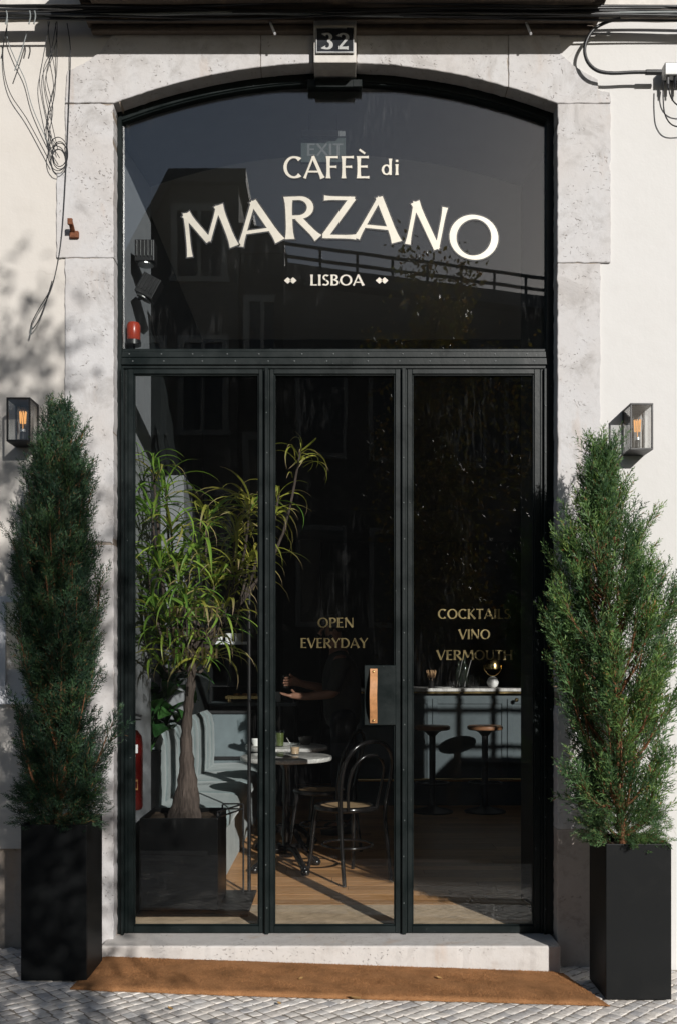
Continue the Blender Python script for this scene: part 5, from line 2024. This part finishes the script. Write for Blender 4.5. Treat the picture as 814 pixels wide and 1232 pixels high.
for k in range(4):
    cushion(SEATP, 1.16 + k * .695, 1.16 + k * .695 + .69, 'seat_cushion', 3)
MB().box(-1.24, -.715, 1.18, 3.95, FZ + .001, .305).build('base', 'blue_velvet', bench, bevel=.01)
part_ = thing('end_partition', 'grey upholstered low partition closing the far end of the banquette', 'partition', (-1.04, 4.0, FZ))
MB().box(-1.245, -.80, 3.985, 4.05, FZ + .001, .885).build('panel', 'panel_grey', part_, bevel=.006)
MB().box(-1.245, -.78, 3.965, 4.065, .8855, .912).build('cap_rail', 'black_metal', part_, bevel=.003)
MB().box(-1.245, -.80, 3.968, 3.984, .47, .50).build('rail', 'black_metal', part_)

# ------------------------------------------------------------------ tables
def marble_table(x, y, label):
    t = thing('cafe_table', label, 'table', (x, y, FZ), group='round marble tables on iron pedestals', local=True)
    b = MB()
    b.lathe([(0, .722), (.285, .722), (.300, .726), (.303, .733), (.303, .745), (.300, .751), (.294, .753), (0, .753)], n=48)
    b.build('tabletop', 'marble', t, smooth=30)
    b = MB()
    b.lathe([(.045, .085), (.05, .11), (.028, .14), (.024, .20), (.034, .24), (.026, .28), (.022, .42), (.030, .46), (.024, .50), (.024, .66), (.05, .70), (.13, .712), (.13, .7215)], n=16)
    b.build('pedestal', 'black_lacquer', t, smooth=40)
    for k in range(4):
        a = math.pi / 2 * k + .6
        f = lambda r, z: (r * math.cos(a), r * math.sin(a), z)
        b = MB()
        b.tube(smoothpath([f(.03, .13), f(.10, .135), f(.17, .085), (f(.215, .045)), f(.245, .03)], 4), [.030, .030, .029, .028, .026, .024, .022, .021, .020, .020, .021, .022, .024, .026, .027, .026, .022][:17], 8)
        b.lathe([(0, .0), (.024, .004), (.032, .022), (.024, .042), (0, .047)], f(.238, 0), 10)
        b.build('foot', 'black_lacquer', t, smooth=60)
    return t
T1 = (-.345, 1.60)
T2 = (-.385, 2.42)
marble_table(*T1, 'nearer round marble topped table with ornate black iron feet')
marble_table(*T2, 'farther round marble topped table behind the nearer one, set with drinks')
TZ = FZ + .753

# ------------------------------------------------------------------ bentwood chairs
def bentwood(x, y, face, label, proto=None):
    if proto is not None:
        t = copy_tree(proto)
        t.location = (x, y, FZ)
        t.rotation_euler = (0, 0, face)
        t['label'] = label
        return t
    t = thing('bentwood_chair', label, 'chair', (x, y, FZ), face, 'bentwood chairs at the marble tables', local=True)
    # local frame: chair faces +Y
    b = MB()
    b.lathe([(.165, .435), (.198, .435), (.205, .443), (.205, .458), (.198, .466), (.172, .466), (.165, .460), (.165, .4351)], n=36, cap=False)
    b.build('seat_ring', 'black_lacquer', t, smooth=50)
    MB().lathe([(0, .456), (.168, .458), (.168, .450), (0, .449)], n=32).build('cane_seat', 'cane', t)
    hoop = smoothpath([(-.175, -.235, 0), (-.172, -.205, .22), (-.168, -.185, .44), (-.185, -.215, .62), (-.175, -.25, .76), (-.115, -.275, .85), (0, -.285, .885),
                       (.115, -.275, .85), (.175, -.25, .76), (.185, -.215, .62), (.168, -.185, .44), (.172, -.205, .22), (.175, -.235, 0)], 5)
    MB().tube(hoop, .0135, 9).build('back_hoop', 'black_lacquer', t, smooth=60)
    inner = smoothpath([(-.105, -.175, .455), (-.125, -.205, .60), (-.115, -.245, .72), (-.06, -.268, .785), (0, -.272, .80), (.06, -.268, .785), (.115, -.245, .72), (.125, -.205, .60), (.105, -.175, .455)], 5)
    MB().tube(inner, .010, 8).build('inner_hoop', 'black_lacquer', t, smooth=60)
    for s in (-1, 1):
        MB().tube(smoothpath([(s * .145, .125, .44), (s * .155, .145, .30), (s * .165, .165, .12), (s * .18, .19, 0)], 4), [.017, .0165, .016, .0155, .015, .0145, .014, .0135, .013, .0125, .012, .012, .012], 9).build('leg', 'black_lacquer', t, smooth=60)
    MB().tube([(.155 * math.cos(a), -.01 + .165 * math.sin(a), .21) for a in np.linspace(0, 2 * math.pi, 28, endpoint=False)], .0095, 7, closed=True).build('stretcher_ring', 'black_lacquer', t, smooth=60)
    return t
ch1 = bentwood(.05, 1.36, math.atan2(.555, .83), 'nearest black bentwood chair with cane seat at the front marble table')
bentwood(-.12, 2.16, math.atan2(.93, .37), 'black bentwood chair half hidden behind the front table', ch1)

# ------------------------------------------------------------------ things on the tables
def on_table(px, py, name, label, cat):
    """point on the table plane"""
    s = (py - 800) / (CAM_Z - TZ)
    yy = 1197.8 / s + CAM_Y
    return Vector(((px - 407) / s, yy, TZ))
def tumbler(name, pos, r, h, label, fill=None, fillh=.6, cat='glass', group=None):
    t = thing(name, label, cat, tuple(pos), group=group, local=True)
    b = MB()
    b.lathe([(0, .0), (r * .82, 0), (r * .84, .003), (r, h), (r - .0022, h), (r * .82 - .001, .008), (0, .008)], n=18)
    b.build('wall', 'drink_glass', t, smooth=50)
    if fill:
        MB().lathe([(0, .0085), (r * .78, .0085), (r * .80 + (r * .13) * fillh, h * fillh), (0, h * fillh)], n=16).build('drink', fill, t, smooth=40)
    return t
g1 = Vector((T1[0] + .055, T1[1] + .06, TZ))
lg = tumbler('drink_glass', g1, .034, .085, 'small clear glass of milky coffee with a spoon on the nearer table', 'latte', .62)
MB().tube([(.0, 0, .02), (-.055, .0, .115)], [.002, .003], 6).build('spoon', 'steel', lg)
g2 = Vector((T2[0] + .0, T2[1] - .16, TZ))
tumbler('drink_glass', (-.43, 2.32, TZ), .035, .12, 'tall glass of dark green drink on the farther table', 'green_juice', .85)
sv = thing('saucer', 'white saucer near the left edge of the farther table', 'saucer', (-.60, 2.33, TZ), local=True)
MB().lathe([(0, .001), (.045, .001), (.085, .012), (.086, .014), (.045, .006), (0, .006)], n=28).build('dish', 'white_china', sv, smooth=50)
cup = thing('coffee_cup', 'small white coffee cup standing on the saucer at left', 'cup', (-.60, 2.33, TZ + .0065), local=True)
b = MB()
b.lathe([(0, 0), (.022, 0), (.026, .006), (.036, .030), (.038, .052), (.0355, .052), (.030, .012), (0, .010)], n=22)
b.build('bowl', 'white_china', cup, smooth=50)
MB().tube(smoothpath([(.034, -.006, .044), (.055, -.010, .044), (.058, -.010, .028), (.046, -.008, .016), (.032, -.006, .018)], 5), .0042, 7).build('handle', 'white_china', cup, smooth=60)
pl_ = thing('plate', 'white plate beneath the green drink on the farther table', 'plate', (-.42, 2.44, TZ), local=True)
MB().lathe([(0, .001), (.07, .001), (.115, .012), (.116, .014), (.068, .006), (0, .006)], n=32).build('dish', 'white_china', pl_, smooth=50)
bw = thing('black_bowl', 'small black bowl at the back of the farther table', 'bowl', (-.245, 2.50, TZ), local=True)
MB().lathe([(0, 0), (.03, 0), (.05, .03), (.056, .062), (.053, .062), (.045, .03), (0, .008)], n=24).build('wall', 'black_lacquer', bw, smooth=50)

# ------------------------------------------------------------------ bar counter at the back
CY = 4.6
barc = thing('bar_counter', 'grey blue panelled bar counter with pale top and brass foot rail', 'counter', (1.2, CY + .3, FZ))
BX0, BX1 = .18, 2.75
MB().box(BX0, BX1, CY, CY + .6, FZ + .001, 1.05).build('carcass', 'counter_paint', barc)
x = BX0
while x < BX1 - .7:
    b = MB()
    for (a, c_, z0_, z1_) in ((x + .004, x + .05, .10, 1.0), (x + .67, x + .716, .10, 1.0), (x + .05, x + .67, .10, .15), (x + .05, x + .67, .95, 1.0)):
        b.box(a, c_, CY - .012, CY - .0005, z0_, z1_)
    b.build('panel_moulding', 'counter_paint', barc, bevel=.002)
    x += .72
MB().box(BX0 - .02, BX1, CY - .06, CY + .66, 1.0705, 1.10).build('countertop', 'marble', barc, bevel=.004)
MB().box(BX0 - .018, BX1, CY - .052, CY + .62, 1.051, 1.07).build('edge_strip', 'brass', barc)
b = MB()
b.tube([(BX0, CY - .17, .235), (BX1, CY - .17, .235)], .016, 10)
b.build('foot_rail', 'brass', barc, smooth=60)
for k in range(5):
    xk = BX0 + .2 + k * .55
    MB().tube([(xk, CY - .17, .235), (xk, CY - .002, .20)], .010, 8).build('rail_bracket', 'brass', barc, smooth=60)
for xk in (.62, 1.7):
    MB().lathe([(.016, -.002), (.02, -.02), (.012, -.03), (0, -.033)], (xk, CY - .052, .99), 12, axis='Y').build('bag_hook', 'brass', barc, smooth=True)

def stool(x, y, label, proto=None):
    if proto is not None:
        t = copy_tree(proto)
        t.location = (x, y, FZ)
        t['label'] = label
        return t
    t = thing('bar_stool', label, 'stool', (x, y, FZ), group='round bar stools at the counter', local=True)
    MB().lathe([(0, .755), (.14, .755), (.16, .762), (.165, .775), (.162, .79), (.15, .798), (0, .80)], n=32).build('seat', 'seat_wood', t, smooth=40)
    MB().lathe([(.10, .7545), (.06, .735), (.03, .70), (.028, .08), (.05, .05), (.17, .02), (.19, .012), (.19, 0)], n=24).build('pedestal', 'black_metal', t, smooth=40)
    MB().tube([(.15 * math.cos(a), .15 * math.sin(a), .27) for a in np.linspace(0, 2 * math.pi, 24, endpoint=False)], .009, 6, closed=True).build('foot_ring', 'black_metal', t, smooth=60)
    return t
s1 = stool(1.345, 4.17, 'brown seated bar stool in the sun patch before the counter')
stool(.86, 4.16, 'bar stool in the dark, left of the sunlit one', s1)

CT = 1.10
# table lamp
lx = P(592, 0, CY + .12).x
lamp = thing('table_lamp', 'small counter lamp with white ball base and brass dome shade', 'lamp', (lx, CY + .12, CT), local=True)
MB().lathe([(0, 0), (.02, .001), (.045, .018), (.058, .05), (.058, .062), (.045, .095), (.02, .112), (0, .115)], n=28).build('ball_base', 'white_china', lamp, smooth=True)
MB().tube(smoothpath([(-.085, 0, .225), (-.08, 0, .18), (-.045, 0, .135), (0, 0, .118), (.045, 0, .135), (.08, 0, .18), (.085, 0, .225)], 4), .004, 6).build('yoke', 'brass', lamp, smooth=60)
b = MB()
b.lathe([(.080, .185), (.078, .22), (.066, .26), (.042, .288), (.0, .30)], n=28, cap=False)
b.build('shade', 'brass', lamp, smooth=True)
# stirrer cup
sx = P(518, 0, CY + .10).x
sc_ = thing('stirrer_cup', 'dark cup packed with wooden stirrers at the left of the bar top', 'cup', (sx, CY + .1, CT), local=True)
MB().lathe([(0, 0), (.032, 0), (.034, .10), (.031, .10), (.030, .01), (0, .008)], n=18).build('wall', 'black_lacquer', sc_, smooth=40)
for k in range(24):
    a = k * 2.4
    r0, r1 = .018 * math.sqrt(k / 24), .052 * math.sqrt(k / 24)
    MB().tube([(r0 * math.cos(a), r0 * math.sin(a), .015), (r1 * math.cos(a), r1 * math.sin(a), .165 + .012 * math.sin(k * 3))], .0035, 5).build('stirrer', 'wood_sticks', sc_)
for k, (px, hh, lab) in enumerate(((566, .13, 'clear tumbler on the bar top just left of the lamp'), (574, .11, 'short clear tumbler nearest the white ball lamp'), (544, .07, 'low clear glass left on the bar top near the bottles'))):
    tumbler('bar_glass', (P(px, 0, CY + .14).x, CY + .14 + .03 * k, CT), .033, hh, lab, cat='glass', group='glasses on the bar top')
for k, (px, hh, lab) in enumerate(((551, .26, 'slim dark bottle in the middle of the bar top'), (558, .30, 'taller dark bottle on the bar top beside the slim one'))):
    t = thing('bottle', lab, 'bottle', (P(px, 0, CY + .32).x, CY + .32, CT), group='bottles on the bar top', local=True)
    MB().lathe([(0, 0), (.035, 0), (.037, .005), (.037, hh * .6), (.03, hh * .7), (.013, hh * .8), (.0125, hh)], n=18).build('body', 'bottle_dark', t, smooth=50)
for k in range(2):
    t = MB().tube([P(548.5 + 9 * k, 826, CY + .07), P(556 + 10 * k, 791 + 3 * k, CY + .2)], .004, 5).build('steel_straw', 'steel', None)
    tag(t, ('steel bar spoon leaning left among the bottles', 'dimmer steel bar spoon leaning beside the tall bottle')[k], 'bar spoon', 'bar spoons')
sp1 = thing('plate', 'flat white plate on the bar top beside the stirrer cup', 'plate', (P(534, 0, CY + .12).x, CY + .12, CT), local=True)
MB().lathe([(0, .001), (.07, .001), (.10, .008), (.10, .010), (.07, .005), (0, .005)], n=28).build('dish', 'white_china', sp1, smooth=50)

# serving counter in the back left corner
sc2 = thing('serving_counter', 'dark serving counter with a pale front strip behind the banquette', 'counter', (-.8, 4.75, FZ))
MB().box(-1.24, -.42, 4.55, 5.1, FZ + .001, .93).build('carcass', 'inside_dark', sc2)
MB().box(-1.24, -.40, 4.52, 5.12, .9305, .965).build('countertop', 'counter_paint', sc2, bevel=.003)
b = MB()
for xx in (-1.22, -.42):
    b.tube([(xx, 4.54, .965), (xx, 4.54, 1.12)], .008, 6)
b.tube([(-1.22, 4.54, 1.12), (-.42, 4.54, 1.12)], .008, 6)
b.build('guard_rail', 'black_metal', sc2)
tr = thing('pastry_tray', 'brass tray of pastries on the serving counter', 'tray', (-.88, 4.72, .965), local=True)
b = MB()
b.box(-.21, .21, -.09, .09, .03, .036)
for s in (-1, 1):
    b.box(-.21, .21, s * .09 - .003, s * .09 + .003, .0362, .06)
    for t_ in (-1, 1):
        b.box(t_ * .18 - .008, t_ * .18 + .008, s * .06 - .008, s * .06 + .008, 0, .0298)
b.build('tray', 'brass', tr)
for k in range(4):
    o = MB().lathe([(0, -.022), (.03, -.016), (.045, 0), (.03, .02), (0, .028)], (-.99 + k * .085, 4.72, 1.024), 12).build('pastry', 'pastry', None, smooth=True)
    tag(o, 'golden pastry, %s in the row on the brass tray' % ('leftmost', 'second from left', 'third from left', 'rightmost')[k], 'pastry', 'pastries on the brass tray')
wb = thing('white_box', 'small white box on the serving counter right of the pastry tray', 'box', (-.60, 4.68, .965), local=True)
MB().box(-.04, .04, -.04, .04, 0.001, .09).build('body', 'white_paint', wb, bevel=.003)
MB().box(-.043, .043, -.043, .043, .0905, .10).build('lid', 'white_paint', wb, bevel=.002)
wl = thing('wall_shelf', 'small pale shelf with white cups on the dark wall behind the palm', 'shelf', (-.9, 4.3, 1.55))
MB().box(-1.24, -.86, 4.4, 4.55, 1.52, 1.545).build('board', 'white_paint', wl, bevel=.002)
for k in range(3):
    t = thing('shelf_cup', 'white cup, %s of three on the pale shelf behind the palm' % ('leftmost', 'middle', 'rightmost')[k], 'cup', (-1.13 + .09 * k, 4.47, 1.545), group='cups on the shelf', local=True)
    MB().lathe([(0, 0), (.03, 0), (.037, .08), (.034, .08), (.028, .006), (0, .005)], n=16).build('bowl', 'white_china', t, smooth=50)

# ------------------------------------------------------------------ the waiter in the dark behind the tables
def skin_body(name, joints, edges, radii, mat, parent, sub=2, root=0):
    me = bpy.data.meshes.new(name)
    me.from_pydata([tuple(j) for j in joints], edges, [])
    ob_ = bpy.data.objects.new(name, me)
    C.objects.link(ob_)
    sm = ob_.modifiers.new('skin', 'SKIN')
    sm.use_smooth_shade = True
    for i, v in enumerate(me.skin_vertices[0].data):
        r_ = radii[i]
        v.radius = r_ if isinstance(r_, tuple) else (r_, r_)
        v.use_root = (i == root)
    ss = ob_.modifiers.new('sub', 'SUBSURF')
    ss.levels = sub
    ss.render_levels = sub
    bpy.context.view_layer.update()
    dg = bpy.context.evaluated_depsgraph_get()
    m2 = bpy.data.meshes.new_from_object(ob_.evaluated_get(dg))
    bpy.data.objects.remove(ob_)
    m2.name = name
    m2.materials.clear()
    m2.materials.append(MATS[mat])
    m2.polygons.foreach_set('use_smooth', [True] * len(m2.polygons))
    return link(name, m2, parent)

PX, PY = .02, 3.02
man = thing('person', 'bearded man in a dark grey shirt facing left and holding up a glass', 'person', (PX, PY, FZ))
W = lambda x, y, z: Vector((PX + x, PY + y, FZ + z))     # faces -X; his left side is towards the camera (-Y)
J, E, R = [], [], []
def jn(p, r, par=None):
    J.append(p); R.append(r)
    if par is not None:
        E.append((par, len(J) - 1))
    return len(J) - 1
pel = jn(W(.02, 0, .95), (.095, .115))
wst = jn(W(.01, 0, 1.10), (.08, .10), pel)
chs = jn(W(.0, 0, 1.28), (.09, .12), wst)
nkb = jn(W(-.01, 0, 1.43), (.065, .085), chs)
nek = jn(W(-.035, 0, 1.50), .052, nkb)
hd1 = jn(W(-.06, 0, 1.565), (.080, .068), nek)
hd2 = jn(W(-.065, 0, 1.64), (.092, .075), hd1)
hd3 = jn(W(-.055, 0, 1.70), (.068, .058), hd2)
hands = {}
for s in (-1, 1):
    sh = jn(W(-.005, s * .17, 1.39), .066, nkb)
    if s == -1:      # near arm: forearm level, palm up under the tray of the other hand
        el = jn(W(-.05, s * .23, 1.13), .046, sh)
        wr = jn(W(-.29, s * .17, 1.105), .031, el)
        hn = jn(W(-.37, s * .15, 1.11), (.030, .040), wr)
        fd = Vector((-1, .12, .05))
    else:            # far arm: raised with the glass
        el = jn(W(-.08, s * .22, 1.15), .046, sh)
        wr = jn(W(-.31, s * .10, 1.20), .031, el)
        hn = jn(W(-.385, s * .07, 1.22), (.030, .040), wr)
        fd = Vector((-1, -.25, .0))
    hands[s] = J[hn].copy()
    fd.normalize()
    sd = Vector((0, 0, 1)) if s == 1 else Vector((.12, 1, 0)).normalized()
    cl = Vector((0, -1, 0)) if s == 1 else Vector((0, 0, 1))
    for q, (o_, L) in enumerate(((-.030, .075), (-.010, .085), (.010, .08), (.030, .065))):
        k1 = jn(J[hn] + fd * .035 + sd * o_, .0105, hn)
        bend = .75 if s == 1 else .25
        k2 = jn(J[k1] + (fd * (1 - bend * .4) + cl * bend * .6).normalized() * L * .5, .0095, k1)
        k3 = jn(J[k2] + (fd * (1 - bend) + cl * bend).normalized() * L * .45, .0085, k2)
    th1 = jn(J[hn] + fd * .0 + sd * .035 + cl * .02, .012, hn)
    jn(J[th1] + (fd * .6 + sd * .5 + cl * .5).normalized() * .05, .010, th1)
for s in (-1, 1):
    hp_ = jn(W(.02, s * .09, .88), .075, pel)
    kn = jn(W(-.02 + .04 * (s > 0), s * .10, .49), .062, hp_)
    an = jn(W(.03 + .03 * (s > 0), s * .10, .09), .042, kn)
    to = jn(W(-.13 + .03 * (s > 0), s * .11, .035), (.036, .03), an)
body = skin_body('body', J, E, R, 'skin', man)
# face: nose, brow, ear on the head; hair and beard over it
b = MB()
hc = W(-.065, 0, 1.62)
b.tube([hc + Vector((-.082, 0, .03)), hc + Vector((-.108, 0, -.012)), hc + Vector((-.085, 0, -.022))], [.010, .016, .010], 8)
for s in (-1, 1):
    b.tube([hc + Vector((.01, s * .074, .025)), hc + Vector((.022, s * .082, .005)), hc + Vector((.012, s * .076, -.025))], [.010, .016, .009], 8)
    b.lathe([(0, -.012), (.010, -.007), (.0125, 0), (.010, .007), (0, .012)], hc + Vector((-.076, s * .032, .028)), 10)
b.tube([hc + Vector((-.088, -.022, -.047)), hc + Vector((-.096, 0, -.046)), hc + Vector((-.088, .022, -.047))], [.006, .009, .006], 7)
b.build('face', 'skin', man, smooth=60)
b = MB()
for i, (zz, rr_) in enumerate(((.0, 0),)):
    vs, fs = [], []
    m, kk = 16, 9
    for a in range(kk + 1):
        ph = math.pi * .62 * a / kk
        for j in range(m):
            th = 2 * math.pi * j / m
            p_ = Vector((.105 * math.sin(ph) * math.cos(th) + .012, .088 * math.sin(ph) * math.sin(th), .105 * math.cos(ph) + .01))
            if p_.x < -.055 and p_.z < .045:
                p_ = Vector((p_.x * .55, p_.y * .8, max(p_.z, .03)))
            vs.append(hc + Vector((0, 0, .03)) + p_ + Vector((0, 0, .006 * mnoise.noise(Vector((j, a, 1)) * .9))))
    for a in range(kk):
        for j in range(m):
            fs.append((a * m + j, (a + 1) * m + j, (a + 1) * m + (j + 1) % m, a * m + (j + 1) % m))
    b.add(vs, fs)
b.build('hair', 'dark_hair', man, smooth=60)
b = MB()
b.tube([hc + Vector((.0, -.068, -.03)), hc + Vector((-.045, -.062, -.062)), hc + Vector((-.08, -.03, -.078)), hc + Vector((-.09, 0, -.082)), hc + Vector((-.08, .03, -.078)), hc + Vector((-.045, .062, -.062)), hc + Vector((.0, .068, -.03))], [.014, .022, .027, .029, .027, .022, .014], 9)
b.build('beard', 'dark_hair', man, smooth=60)
# shirt with sleeves rolled to the elbow
SJ, SE, SR = [], [], []
def sj(p, r, par=None):
    SJ.append(p); SR.append(r)
    if par is not None:
        SE.append((par, len(SJ) - 1))
    return len(SJ) - 1
s0 = sj(W(.02, 0, .80), (.145, .175)); s1_ = sj(W(.01, 0, 1.08), (.122, .158), s0); s2_ = sj(W(.0, 0, 1.27), (.135, .180), s1_); s3_ = sj(W(-.012, 0, 1.415), (.085, .112), s2_)
sj(W(-.03, 0, 1.465), .064, s3_)
for s in (-1, 1):
    a_ = sj(W(-.005, s * .17, 1.39), .078, s3_)
    e_ = W(-.05, s * .23, 1.13) if s == -1 else W(-.08, s * .22, 1.15)
    m_ = sj(W(-.005, s * .17, 1.39).lerp(e_, .55), .064, a_)
    sj(e_ + Vector((-.02, 0, .0)), .058, m_)
skin_body('shirt', SJ, SE, SR, 'shirt_cloth', man)
TJ = [W(.02, 0, 1.04), W(.02, 0, .90)]
TE, TR = [(0, 1)], [(.128, .158), (.130, .162)]
for s in (-1, 1):
    i0 = len(TJ)
    TJ += [W(.02, s * .095, .82), W(-.02 + .04 * (s > 0), s * .10, .49), W(.03 + .03 * (s > 0), s * .10, .10)]
    TR += [.105, .075, .062]
    TE += [(1, i0), (i0, i0 + 1), (i0 + 1, i0 + 2)]
skin_body('trousers', TJ, TE, TR, 'trouser_cloth', man)
for s in (-1, 1):
    b = MB()
    ax = .03 + .03 * (s > 0)
    b.tube([W(ax + .07, s * .10, .045), W(ax, s * .10, .055), W(-.09 + ax * .5, s * .108, .04), W(-.19 + ax, s * .112, .03)], [.035, .047, .043, .026], 10)
    b.build('shoe', 'shoe', man, smooth=60)
hg = hands[1]
tumbler('held_glass', (hg.x - .065, hg.y - .035, hg.z - .055), .036, .115, 'clear tumbler held up in the hand of the man', cat='glass')
